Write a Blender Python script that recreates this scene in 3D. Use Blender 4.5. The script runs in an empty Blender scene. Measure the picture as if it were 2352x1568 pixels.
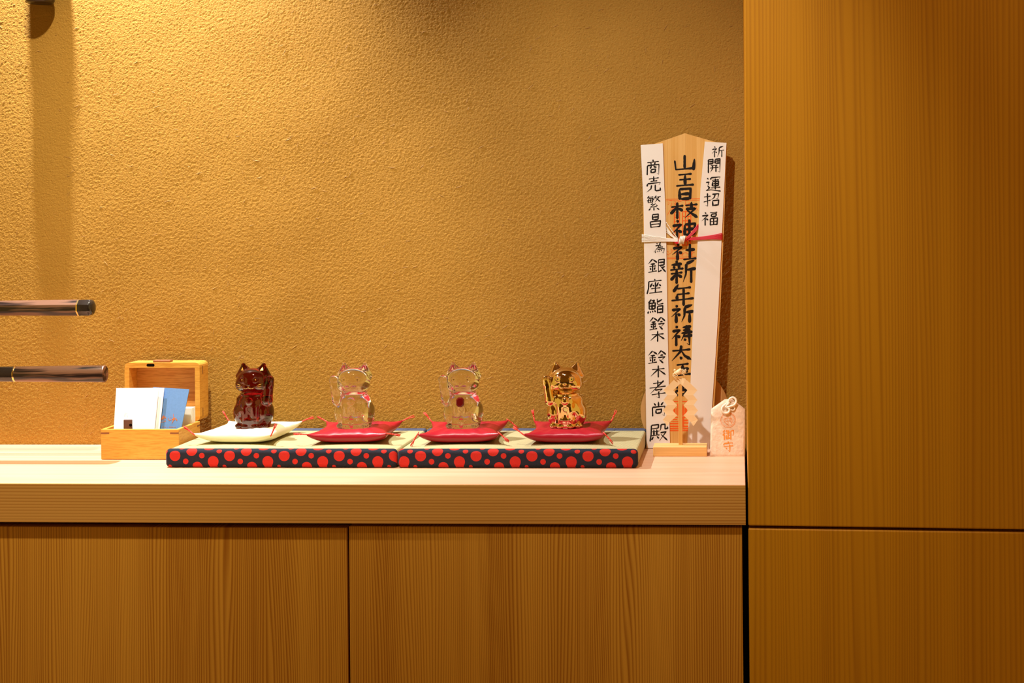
import bpy, bmesh, math, random
import numpy as np
from mathutils import Vector, Matrix
R = math.radians
random.seed(7)
rng = np.random.default_rng(11)
SC = bpy.context.scene
COL = SC.collection

# ------------------------------------------------------------------ camera
F, CX, CY = 3100.0, 1533.0, 500.0
CAM = Vector((0.0, -2.02, 0.34))
_th, _ro = 0.054, 0.0085
_r0 = Vector((math.cos(_th), math.sin(_th), 0)); _u0 = Vector((0, 0, 1))
FWD = Vector((-math.sin(_th), math.cos(_th), 0))
RGT = _r0 * math.cos(_ro) - _u0 * math.sin(_ro)
UPC = _u0 * math.cos(_ro) + _r0 * math.sin(_ro)
cd = bpy.data.cameras.new('camera'); cam = bpy.data.objects.new('camera', cd); COL.objects.link(cam)
M = Matrix.Identity(4)
for i in range(3):
    M[i][0] = RGT[i]; M[i][1] = UPC[i]; M[i][2] = -FWD[i]; M[i][3] = CAM[i]
cam.matrix_world = M
cd.sensor_width = 36.0; cd.lens = F * 36 / 2352
cd.shift_x = (1176 - CX) / 2352; cd.shift_y = (CY - 784) / 2352
cd.clip_start = 0.05
SC.camera = cam

def ray(px, py):
    return RGT * ((px - CX) / F) - UPC * ((py - CY) / F) + FWD
def at(px, py, Y):                     # measured point of the photograph at the real depth Y
    d = ray(px, py); return CAM + d * ((Y - CAM.y) / d.y)
def atz(px, py, Z):                    # the same on a level surface of height Z
    d = ray(px, py); return CAM + d * ((Z - CAM.z) / d.z)
def atp(px, py, p, n):                 # the same on any plane
    d = ray(px, py); return CAM + d * ((Vector(p) - CAM).dot(Vector(n)) / d.dot(Vector(n)))

# ------------------------------------------------------------------ light, world, exposure
vs = SC.view_settings
vs.view_transform = 'Standard'; vs.look = 'None'; vs.gamma = 1.0; vs.use_curve_mapping = False
vs.exposure = 0.0
cy = SC.cycles
cy.max_bounces = 12; cy.transmission_bounces = 12; cy.glossy_bounces = 6; cy.diffuse_bounces = 4
cy.caustics_refractive = True; cy.caustics_reflective = False
cy.sample_clamp_indirect = 4.0
world = bpy.data.worlds.new('room_air'); SC.world = world; world.use_nodes = True
bg = world.node_tree.nodes['Background']
bg.inputs[0].default_value = (1.0, 0.64, 0.13, 1); bg.inputs[1].default_value = 0.72

def lamp(name, loc, power, color, radius, aim=None, angle=None, blend=0.5):
    ld = bpy.data.lights.new(name, 'SPOT' if angle else 'POINT')
    ld.energy = power; ld.color = color; ld.shadow_soft_size = radius
    if angle:
        ld.spot_size = R(angle); ld.spot_blend = blend
    o = bpy.data.objects.new(name, ld); COL.objects.link(o); o.location = loc
    if aim is not None:
        o.rotation_euler = (Vector(aim) - Vector(loc)).to_track_quat('-Z', 'Y').to_euler()
    return o
WHITE = (1.0, 0.96, 1.0)
WARM = (1.0, 0.90, 0.76)
lamp('spotlight', (-1.068, -0.078, 1.13), 108, WHITE, 0.008, (-0.93, -0.10, 0), 118, 0.9)
lamp('spotlight', (-0.66, -0.72, 1.5), 145, (1.0, 0.91, 0.72), 0.02, (-0.90, 0.0, 0.06), 50, 1.0)
lamp('spotlight', (-0.45, -0.95, 1.42), 78, (1.0, 0.95, 0.87), 0.02, (-0.10, -0.02, 0.14), 44, 1.0)
lamp('spotlight', (0.60, -1.0, 1.55), 14, (1.0, 0.80, 0.50), 0.03, (0.42, -0.30, 0.85), 75, 1.0)

# ------------------------------------------------------------------ material helpers
def new_mat(name):
    m = bpy.data.materials.new(name); m.use_nodes = True
    return m, m.node_tree, m.node_tree.nodes['Principled BSDF']
def N(nt, t, **kw):
    n = nt.nodes.new(t)
    for k, v in kw.items(): setattr(n, k, v)
    return n
def plain(name, col, rough=0.5, metal=0.0, spec=0.5, noise=0.0, nscale=60, bump=0.0, bscale=300, sheen=0.0):
    m, nt, b = new_mat(name)
    b.inputs['Base Color'].default_value = (*col, 1); b.inputs['Roughness'].default_value = rough
    b.inputs['Metallic'].default_value = metal; b.inputs['Specular IOR Level'].default_value = spec
    if sheen: b.inputs['Sheen Weight'].default_value = sheen
    tc = N(nt, 'ShaderNodeTexCoord')
    if noise:
        no = N(nt, 'ShaderNodeTexNoise'); no.inputs['Scale'].default_value = nscale; no.inputs['Detail'].default_value = 4
        nt.links.new(tc.outputs['Object'], no.inputs['Vector'])
        mx = N(nt, 'ShaderNodeMix', data_type='RGBA')
        mx.inputs[6].default_value = (*[c * (1 - noise) for c in col], 1)
        mx.inputs[7].default_value = (*[min(1, c * (1 + noise)) for c in col], 1)
        nt.links.new(no.outputs['Fac'], mx.inputs[0]); nt.links.new(mx.outputs[2], b.inputs['Base Color'])
    if bump:
        n2 = N(nt, 'ShaderNodeTexNoise'); n2.inputs['Scale'].default_value = bscale; n2.inputs['Detail'].default_value = 3
        nt.links.new(tc.outputs['Object'], n2.inputs['Vector'])
        bp = N(nt, 'ShaderNodeBump'); bp.inputs['Strength'].default_value = bump; bp.inputs['Distance'].default_value = 0.001
        nt.links.new(n2.outputs['Fac'], bp.inputs['Height']); nt.links.new(bp.outputs[0], b.inputs['Normal'])
    return m
def wood(name, light, dark, across=(230, 1, 1.6), rough=0.45, contrast=1.0, warp=0.0, spec=0.35, broad=0.25, lo=0.42, hi=0.58):
    """straight grain: lines run along the axis with the small scale"""
    m, nt, b = new_mat(name)
    b.inputs['Roughness'].default_value = rough; b.inputs['Specular IOR Level'].default_value = spec
    tc = N(nt, 'ShaderNodeTexCoord'); mp = N(nt, 'ShaderNodeMapping'); mp.inputs['Scale'].default_value = across
    src = tc.outputs['Object']
    if warp:
        wn = N(nt, 'ShaderNodeTexNoise'); wn.inputs['Scale'].default_value = 3.0; wn.inputs['Detail'].default_value = 2
        nt.links.new(src, wn.inputs['Vector'])
        ad = N(nt, 'ShaderNodeVectorMath', operation='MULTIPLY_ADD'); ad.inputs[1].default_value = (warp, warp, warp)
        nt.links.new(wn.outputs['Color'], ad.inputs[0]); nt.links.new(src, ad.inputs[2]); src = ad.outputs[0]
    nt.links.new(src, mp.inputs['Vector'])
    n1 = N(nt, 'ShaderNodeTexNoise'); n1.inputs['Scale'].default_value = 1.0; n1.inputs['Detail'].default_value = 2.5; n1.inputs['Roughness'].default_value = 0.6
    nt.links.new(mp.outputs[0], n1.inputs['Vector'])
    cr = N(nt, 'ShaderNodeValToRGB'); cr.color_ramp.elements[0].position = lo; cr.color_ramp.elements[1].position = hi
    nt.links.new(n1.outputs['Fac'], cr.inputs[0])
    mp2 = N(nt, 'ShaderNodeMapping'); mp2.inputs['Scale'].default_value = tuple(max(a * 0.09, 0.3) for a in across)
    nt.links.new(src, mp2.inputs['Vector'])
    n2 = N(nt, 'ShaderNodeTexNoise'); n2.inputs['Scale'].default_value = 1.0; n2.inputs['Detail'].default_value = 2
    nt.links.new(mp2.outputs[0], n2.inputs['Vector'])
    mt = N(nt, 'ShaderNodeMath', operation='MULTIPLY_ADD'); mt.inputs[1].default_value = broad * 2; mt.inputs[2].default_value = -broad
    nt.links.new(n2.outputs['Fac'], mt.inputs[0])
    sm = N(nt, 'ShaderNodeMath', operation='MULTIPLY_ADD'); sm.inputs[1].default_value = contrast; sm.use_clamp = True
    nt.links.new(cr.outputs[0], sm.inputs[0]); nt.links.new(mt.outputs[0], sm.inputs[2])
    mx = N(nt, 'ShaderNodeMix', data_type='RGBA'); mx.inputs[6].default_value = (*dark, 1); mx.inputs[7].default_value = (*light, 1)
    nt.links.new(sm.outputs[0], mx.inputs[0]); nt.links.new(mx.outputs[2], b.inputs['Base Color'])
    bp = N(nt, 'ShaderNodeBump'); bp.inputs['Strength'].default_value = 0.15; bp.inputs['Distance'].default_value = 0.0005
    nt.links.new(sm.outputs[0], bp.inputs['Height']); nt.links.new(bp.outputs[0], b.inputs['Normal'])
    return m
def ringwood(name, light, dark, axis='X', freq=300.0, var=9.0, rough=0.5, depth=1.0, soft=0.0, along=0.9):
    """straight edge-grain softwood: narrow dark late-wood lines of uneven spacing along one axis"""
    m, nt, b = new_mat(name)
    b.inputs['Roughness'].default_value = rough; b.inputs['Specular IOR Level'].default_value = 0.35
    L = nt.links.new
    tc = N(nt, 'ShaderNodeTexCoord'); sp = N(nt, 'ShaderNodeSeparateXYZ'); L(tc.outputs['Object'], sp.inputs[0])
    i = 'XYZ'.index(axis)
    sc1 = [along] * 3; sc1[i] = 13.0; sc2 = [along * 1.5] * 3; sc2[i] = freq * 0.8; sc3 = [along * 0.7] * 3; sc3[i] = 22.0
    def noise(sc, det):
        mp = N(nt, 'ShaderNodeMapping'); mp.inputs['Scale'].default_value = sc; L(tc.outputs['Object'], mp.inputs['Vector'])
        n = N(nt, 'ShaderNodeTexNoise'); n.inputs['Scale'].default_value = 1.0; n.inputs['Detail'].default_value = det; L(mp.outputs[0], n.inputs['Vector']); return n.outputs['Fac']
    def M(op, a, b_=None, c=None, clamp=False):
        n = N(nt, 'ShaderNodeMath', operation=op); n.use_clamp = clamp
        for k, v in enumerate((a, b_, c)):
            if v is None: continue
            if isinstance(v, (int, float)): n.inputs[k].default_value = v
            else: L(v, n.inputs[k])
        return n.outputs[0]
    n1 = noise(sc1, 2); n2 = noise(sc2, 2); n3 = noise(sc3, 2)
    ph = M('MULTIPLY_ADD', n1, var * 2, M('MULTIPLY', sp.outputs[i], freq))
    fr = M('FRACT', ph)
    tri = M('ABSOLUTE', M('SUBTRACT', M('POWER', fr, 1.5), 0.5))         # 0.5 at the ring boundary
    line = M('POWER', M('MULTIPLY', tri, 2.0), 2.2)
    v = M('SUBTRACT', 1.0, M('MULTIPLY', line, depth))
    v = M('MULTIPLY_ADD', M('SUBTRACT', n2, 0.5), 0.7, v)
    v = M('MULTIPLY_ADD', M('SUBTRACT', n3, 0.5), 1.3, v, True)
    mx = N(nt, 'ShaderNodeMix', data_type='RGBA'); mx.inputs[6].default_value = (*dark, 1); mx.inputs[7].default_value = (*light, 1)
    L(v, mx.inputs[0]); L(mx.outputs[2], b.inputs['Base Color'])
    return m
def glass(name, col, ior=1.5, rough=0.0):
    m, nt, b = new_mat(name)
    b.inputs['Base Color'].default_value = (*col, 1); b.inputs['Roughness'].default_value = rough
    b.inputs['Transmission Weight'].default_value = 1.0; b.inputs['IOR'].default_value = ior
    return m

MT = {}
# plaster: sand and straw
def plaster():
    m, nt, b = new_mat('straw_plaster')
    b.inputs['Roughness'].default_value = 0.75; b.inputs['Specular IOR Level'].default_value = 0.25
    tc = N(nt, 'ShaderNodeTexCoord')
    n0 = N(nt, 'ShaderNodeTexNoise'); n0.inputs['Scale'].default_value = 7; n0.inputs['Detail'].default_value = 3
    n1 = N(nt, 'ShaderNodeTexNoise'); n1.inputs['Scale'].default_value = 480; n1.inputs['Detail'].default_value = 3; n1.inputs['Distortion'].default_value = 0.7
    for n in (n0, n1): nt.links.new(tc.outputs['Object'], n.inputs['Vector'])
    mx = N(nt, 'ShaderNodeMix', data_type='RGBA')
    mx.inputs[6].default_value = (0.34, 0.172, 0.020, 1); mx.inputs[7].default_value = (0.42, 0.222, 0.034, 1)
    nt.links.new(n0.outputs['Fac'], mx.inputs[0]); nt.links.new(mx.outputs[2], b.inputs['Base Color'])
    bp = N(nt, 'ShaderNodeBump'); bp.inputs['Strength'].default_value = 1.0; bp.inputs['Distance'].default_value = 0.0011
    nt.links.new(n1.outputs['Fac'], bp.inputs['Height']); nt.links.new(bp.outputs[0], b.inputs['Normal'])
    return m
MT['plaster'] = plaster()
MT['straw'] = plain('straw', (0.46, 0.26, 0.07), 0.7)
MT['door'] = ringwood('cedar_door', (0.62, 0.28, 0.028), (0.34, 0.11, 0.004), 'X', 310.0, 9.0, depth=0.85)
MT['panel'] = ringwood('cedar_panel', (0.54, 0.225, 0.004), (0.37, 0.133, 0.001), 'X', 210.0, 8.0, depth=0.6, along=0.35)
MT['counter'] = wood('cypress_counter', (0.81, 0.505, 0.33), (0.76, 0.435, 0.26), (1.2, 60, 230), 0.38, 0.8, 0.01)
MT['fascia'] = ringwood('cedar_fascia', (0.62, 0.31, 0.07), (0.38, 0.135, 0.012), 'Z', 255.0, 1.8, depth=0.8, along=0.6)
MT['void'] = plain('dark_gap', (0.008, 0.003, 0.002), 0.9, spec=0.05)
MT['oak'] = wood('oak_box', (0.80, 0.42, 0.08), (0.62, 0.27, 0.035), (45, 60, 620), 0.4, 0.7, 0.012, lo=0.35, hi=0.55, broad=0.15)
MT['oak_in'] = wood('oak_box_inside', (0.82, 0.46, 0.13), (0.60, 0.27, 0.06), (40, 60, 560), 0.5, 0.8, 0.012, lo=0.35, hi=0.55, broad=0.15)
MT['latch'] = plain('dark_latch_wood', (0.11, 0.05, 0.035), 0.5)
MT['spline'] = plain('walnut_spline', (0.25, 0.09, 0.03), 0.5)
MT['paper'] = plain('white_paper', (0.86, 0.82, 0.76), 0.7, spec=0.2)
MT['card'] = plain('white_card', (0.92, 0.92, 0.92), 0.6, spec=0.2)
MT['blue'] = plain('blue_card', (0.13, 0.27, 0.56), 0.6, noise=0.12, nscale=400, spec=0.2)
MT['copper'] = plain('copper_print', (0.55, 0.16, 0.04), 0.45)
MT['ink'] = plain('black_ink', (0.012, 0.009, 0.008), 0.6, spec=0.2)
MT['seal'] = plain('vermilion_print', (0.85, 0.13, 0.02), 0.6, spec=0.1)
MT['orange'] = plain('orange_thread', (0.88, 0.26, 0.02), 0.55)
MT['board'] = wood('cypress_board', (0.80, 0.50, 0.17), (0.70, 0.39, 0.10), (260, 1, 1), 0.55, 0.7, 0.004)
MT['pale'] = wood('pale_block', (0.86, 0.58, 0.23), (0.76, 0.46, 0.15), (8, 60, 420), 0.5, 0.7, 0.004)
MT['disc'] = wood('disc_wood', (0.66, 0.38, 0.14), (0.50, 0.25, 0.07), (160, 1, 4), 0.5, 0.8, 0.01)
MT['cream'] = plain('cream_paper', (0.92, 0.72, 0.42), 0.7, spec=0.2)
MT['white_cord'] = plain('white_cord', (0.88, 0.82, 0.72), 0.45)
MT['red_cord'] = plain('red_cord', (0.68, 0.01, 0.03), 0.4)
MT['brocade'] = plain('cream_brocade', (0.80, 0.60, 0.42), 0.45, noise=0.28, nscale=170, bump=0.6, bscale=260, sheen=0.3)
MT['knot'] = plain('ivory_cord', (0.90, 0.82, 0.66), 0.5)
MT['satin'] = plain('red_satin', (0.36, 0.004, 0.018), 0.34, spec=0.5, bump=0.08, bscale=1500)
MT['satin_white'] = plain('white_satin', (0.88, 0.86, 0.62), 0.4, spec=0.4, sheen=0.2)
MT['tassel'] = plain('red_thread', (0.78, 0.05, 0.03), 0.55)
MT['navy'] = plain('navy_cloth', (0.045, 0.055, 0.10), 0.75, noise=0.3, nscale=1200, bump=0.5, bscale=1400)
MT['horn'] = plain('black_horn', (0.022, 0.016, 0.012), 0.16, spec=0.6, noise=0.5, nscale=60)
MT['brass'] = plain('brass', (0.85, 0.60, 0.22), 0.25, metal=1)
MT['steel'] = plain('steel', (0.6, 0.6, 0.6), 0.25, metal=1)
MT['rosewood'] = wood('dark_rosewood', (0.20, 0.10, 0.06), (0.015, 0.007, 0.006), (7, 70, 130), 0.3, 1.2, 0.03, spec=0.5, lo=0.42, hi=0.56)
MT['bronze'] = plain('dark_bronze', (0.06, 0.045, 0.03), 0.3, metal=0.8, bump=0.3, bscale=500)
MT['clear'] = glass('clear_crystal', (0.99, 0.975, 0.985), 1.6)
MT['ruby_glass'] = glass('ruby_crystal', (0.17, 0.003, 0.003), 1.62)
MT['gold'] = plain('polished_gold', (0.84, 0.62, 0.30), 0.035, metal=1)
MT['gold_paint'] = plain('gold_paint', (0.62, 0.33, 0.05), 0.3, metal=0.6)
MT['brown_paint'] = plain('brown_gold_paint', (0.22, 0.09, 0.01), 0.35, metal=0.3)
MT['dark_paint'] = plain('dark_paint', (0.02, 0.01, 0.008), 0.3)
MT['ruby'] = plain('ruby_enamel', (0.11, 0.002, 0.004), 0.2, spec=0.6)
MT['floor'] = plain('dark_floor', (0.10, 0.06, 0.035), 0.5)
MT['ceiling'] = wood('cedar_ceiling', (0.45, 0.26, 0.10), (0.30, 0.15, 0.05), (1, 40, 1), 0.6)
MT['roomwall'] = plain('ochre_wall', (0.40, 0.25, 0.10), 0.8)

def tatami():
    m, nt, b = new_mat('tatami_weave')
    b.inputs['Roughness'].default_value = 0.6; b.inputs['Specular IOR Level'].default_value = 0.25
    tc = N(nt, 'ShaderNodeTexCoord')
    w1 = N(nt, 'ShaderNodeTexWave', bands_direction='X'); w1.inputs['Scale'].default_value = 190
    w2 = N(nt, 'ShaderNodeTexWave', bands_direction='Y'); w2.inputs['Scale'].default_value = 110
    for w in (w1, w2): nt.links.new(tc.outputs['Object'], w.inputs['Vector'])
    mu = N(nt, 'ShaderNodeMath', operation='MULTIPLY'); nt.links.new(w1.outputs['Fac'], mu.inputs[0]); nt.links.new(w2.outputs['Fac'], mu.inputs[1])
    no = N(nt, 'ShaderNodeTexNoise'); no.inputs['Scale'].default_value = 90; nt.links.new(tc.outputs['Object'], no.inputs['Vector'])
    ad = N(nt, 'ShaderNodeMath', operation='MULTIPLY_ADD'); ad.inputs[1].default_value = 0.5; nt.links.new(no.outputs['Fac'], ad.inputs[0]); nt.links.new(mu.outputs[0], ad.inputs[2])
    mx = N(nt, 'ShaderNodeMix', data_type='RGBA'); mx.inputs[6].default_value = (0.38, 0.335, 0.16, 1); mx.inputs[7].default_value = (0.53, 0.49, 0.27, 1)
    nt.links.new(ad.outputs[0], mx.inputs[0]); nt.links.new(mx.outputs[2], b.inputs['Base Color'])
    bp = N(nt, 'ShaderNodeBump'); bp.inputs['Strength'].default_value = 0.6; bp.inputs['Distance'].default_value = 0.0006
    nt.links.new(mu.outputs[0], bp.inputs['Height']); nt.links.new(bp.outputs[0], b.inputs['Normal'])
    return m
MT['tatami'] = tatami()

def dots(phase):
    """woven cloth: red discs of two sizes on navy, repeating along x, unrolled from the front over the top"""
    m, nt, b = new_mat('polka_dot_cloth')
    b.inputs['Roughness'].default_value = 0.8; b.inputs['Specular IOR Level'].default_value = 0.2
    b.inputs['Sheen Weight'].default_value = 0.25; b.inputs['Sheen Tint'].default_value = (0.5, 0.6, 1.0, 1); b.inputs['Sheen Roughness'].default_value = 0.3
    tc = N(nt, 'ShaderNodeTexCoord'); sp = N(nt, 'ShaderNodeSeparateXYZ'); nt.links.new(tc.outputs['Object'], sp.inputs[0])
    per = 0.0768
    a = N(nt, 'ShaderNodeMath', operation='ADD'); a.inputs[1].default_value = 10 * per - phase; nt.links.new(sp.outputs['X'], a.inputs[0])
    mo = N(nt, 'ShaderNodeMath', operation='MODULO'); mo.inputs[1].default_value = per; nt.links.new(a.outputs[0], mo.inputs[0])
    v = N(nt, 'ShaderNodeMath', operation='ADD'); nt.links.new(sp.outputs['Y'], v.inputs[0]); nt.links.new(sp.outputs['Z'], v.inputs[1])
    cv = N(nt, 'ShaderNodeCombineXYZ'); nt.links.new(mo.outputs[0], cv.inputs[0]); nt.links.new(v.outputs[0], cv.inputs[1])
    s = 1 / 1694.0
    D = [(0, 1048, 12.8), (25.5, 1061.5, 6.5), (39.5, 1036, 12.8), (53, 1075, 12.5), (64, 1048, 6.5), (91, 1061.7, 12.8),
         (105, 1036, 6.5), (117, 1075, 6.2), (13, 1022, 6.5), (78, 1020, 12.8), (118, 1010, 12.8), (50, 1005, 6.5)]
    last = None
    for x, y, r in D:
        for k in (0, 129.9, -129.9):
            if x + k < -14 or x + k > 144: continue
            di = N(nt, 'ShaderNodeVectorMath', operation='DISTANCE'); di.inputs[1].default_value = ((x + k) * s, (1077 - y) * s, 0)
            nt.links.new(cv.outputs[0], di.inputs[0])
            su = N(nt, 'ShaderNodeMath', operation='SUBTRACT'); su.inputs[1].default_value = r * s; nt.links.new(di.outputs['Value'], su.inputs[0])
            if last is None: last = su
            else:
                mi = N(nt, 'ShaderNodeMath', operation='MINIMUM'); nt.links.new(last.outputs[0], mi.inputs[0]); nt.links.new(su.outputs[0], mi.inputs[1]); last = mi
    lt = N(nt, 'ShaderNodeMath', operation='LESS_THAN'); lt.inputs[1].default_value = 0.0; nt.links.new(last.outputs[0], lt.inputs[0])
    no = N(nt, 'ShaderNodeTexNoise'); no.inputs['Scale'].default_value = 1300; nt.links.new(tc.outputs['Object'], no.inputs['Vector'])
    m1 = N(nt, 'ShaderNodeMix', data_type='RGBA'); m1.inputs[6].default_value = (0.006, 0.007, 0.013, 1); m1.inputs[7].default_value = (0.022, 0.026, 0.048, 1)
    m2 = N(nt, 'ShaderNodeMix', data_type='RGBA'); m2.inputs[6].default_value = (0.42, 0.014, 0.010, 1); m2.inputs[7].default_value = (0.54, 0.03, 0.02, 1)
    for q in (m1, m2): nt.links.new(no.outputs['Fac'], q.inputs[0])
    m3 = N(nt, 'ShaderNodeMix', data_type='RGBA'); nt.links.new(lt.outputs[0], m3.inputs[0]); nt.links.new(m1.outputs[2], m3.inputs[6]); nt.links.new(m2.outputs[2], m3.inputs[7])
    nt.links.new(m3.outputs[2], b.inputs['Base Color'])
    bp = N(nt, 'ShaderNodeBump'); bp.inputs['Strength'].default_value = 0.5; bp.inputs['Distance'].default_value = 0.0006
    nt.links.new(no.outputs['Fac'], bp.inputs['Height']); nt.links.new(bp.outputs[0], b.inputs['Normal'])
    return m

# ------------------------------------------------------------------ object helpers
def root(name, loc, label, cat, group=None, rz=0.0):
    o = bpy.data.objects.new(name, None); COL.objects.link(o); o.location = loc; o.rotation_euler = (0, 0, rz)
    o.empty_display_size = 0.02
    o['label'] = label; o['category'] = cat
    if group: o['group'] = group
    return o
def wloc(o):
    v = Vector(o.location)
    while o.parent: o = o.parent; v += Vector(o.location)
    return v
def mesh_of(name, bm, mat, smooth=False, shift=None):
    me = bpy.data.meshes.new(name)
    if isinstance(bm, bmesh.types.BMesh):
        bmesh.ops.recalc_face_normals(bm, faces=bm.faces); bm.to_mesh(me); bm.free()
    else:
        me.from_pydata(*bm)
    if shift is not None: me.transform(Matrix.Translation(shift))
    if mat: me.materials.append(mat)
    if smooth: me.shade_smooth()
    return me
def part(name, bm, mat, parent, smooth=False, local=False, label=None, auto=None):
    """bm in world coordinates (or local=True: in the parent's); linked as a child"""
    sh = None
    if parent is not None and not local: sh = -wloc(parent)
    me = mesh_of(name, bm, mat, smooth, sh)
    if auto: me.shade_auto(auto) if hasattr(me, 'shade_auto') else me.set_sharp_from_angle(angle=auto)
    o = bpy.data.objects.new(name, me); COL.objects.link(o)
    if parent is not None: o.parent = parent
    if label: o['label'] = label
    return o
def struct(name, bm, mat, **k):
    o = part(name, bm, mat, None, **k); o['kind'] = 'structure'; return o
def box(bm, x0, x1, y0, y1, z0, z1, bev=0.0, seg=2, T=None):
    r = bmesh.ops.create_cube(bm, size=1.0)
    vs_ = r['verts']
    for v in vs_:
        v.co = Vector(((x0 + x1) / 2 + v.co.x * (x1 - x0), (y0 + y1) / 2 + v.co.y * (y1 - y0), (z0 + z1) / 2 + v.co.z * (z1 - z0)))
    if bev:
        es = list({e for v in vs_ for e in v.link_edges})
        rr = bmesh.ops.bevel(bm, geom=es, offset=bev, segments=seg, profile=0.5, affect='EDGES')
        vs_ = list({v for f in rr['faces'] for v in f.verts} | {v for v in vs_ if v.is_valid})
        # whole island
        todo = list(vs_); seen = set(todo)
        while todo:
            a = todo.pop()
            for e in a.link_edges:
                o = e.other_vert(a)
                if o not in seen: seen.add(o); todo.append(o)
        vs_ = list(seen)
    if T is not None:
        for v in vs_: v.co = T @ v.co
    return vs_
def BM(): return bmesh.new()
def bx(*a, **k):
    b = BM(); box(b, *a, **k); return b
def tube(bm, pts, r, seg=8, closed=False, cap=True, flat=None):
    pts = [Vector(p) for p in pts]; n = len(pts)
    rs = r if isinstance(r, (list, tuple)) else [r] * n
    rings = []; prev = None
    for i, p in enumerate(pts):
        if closed: t = pts[(i + 1) % n] - pts[i - 1]
        else: t = pts[min(i + 1, n - 1)] - pts[max(i - 1, 0)]
        if t.length < 1e-9: t = Vector((0, 0, 1))
        t.normalize()
        if prev is None:
            a = Vector((0, 1, 0)) if abs(t.y) < 0.9 else Vector((1, 0, 0))
            u = t.cross(a).normalized()
        else:
            u = prev - t * prev.dot(t)
            u = u.normalized() if u.length > 1e-6 else t.orthogonal().normalized()
        prev = u; w = t.cross(u)
        rings.append([bm.verts.new(p + (u * math.cos(2 * math.pi * k / seg) + w * math.sin(2 * math.pi * k / seg)) * rs[i]) for k in range(seg)])
    m = n if closed else n - 1
    for i in range(m):
        a, b = rings[i], rings[(i + 1) % n]
        for k in range(seg):
            try: bm.faces.new((a[k], a[(k + 1) % seg], b[(k + 1) % seg], b[k]))
            except ValueError: pass
    if cap and not closed:
        bm.faces.new(rings[0][::-1]); bm.faces.new(rings[-1])
def catmull(P, n=6, closed=False):
    P = [Vector(p) for p in P]; out = []; L = len(P)
    rngi = range(L if closed else L - 1)
    for i in rngi:
        if closed: p0, p1, p2, p3 = P[i - 1], P[i], P[(i + 1) % L], P[(i + 2) % L]
        else: p0, p1, p2, p3 = P[max(i - 1, 0)], P[i], P[i + 1], P[min(i + 2, L - 1)]
        for k in range(n):
            t = k / n
            out.append(0.5 * ((2 * p1) + (p2 - p0) * t + (2 * p0 - 5 * p1 + 4 * p2 - p3) * t * t + (3 * p1 - p0 - 3 * p2 + p3) * t ** 3))
    if not closed: out.append(P[-1])
    return out
def prism(bm, poly, thick, axis_n):
    """poly: world points of the front face; extruded by thick along axis_n"""
    n = Vector(axis_n) * thick
    a = [bm.verts.new(p) for p in poly]; b = [bm.verts.new(Vector(p) + n) for p in poly]
    bm.faces.new(a); bm.faces.new(b[::-1])
    for i in range(len(poly)):
        j = (i + 1) % len(poly); bm.faces.new((a[i], b[i], b[j], a[j]))
def lathe(bm, prof, c, axis='Z', seg=32):
    rings = []
    for r, h in prof:
        ring = []
        for k in range(seg):
            a = 2 * math.pi * k / seg
            q = Vector((r * math.cos(a), r * math.sin(a), h)) if axis == 'Z' else Vector((h, r * math.cos(a), r * math.sin(a)))
            ring.append(bm.verts.new(Vector(c) + q))
        rings.append(ring)
    for a, b in zip(rings, rings[1:]):
        for k in range(seg): bm.faces.new((a[k], a[(k + 1) % seg], b[(k + 1) % seg], b[k]))
    bm.faces.new(rings[0][::-1]); bm.faces.new(rings[-1])

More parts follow.
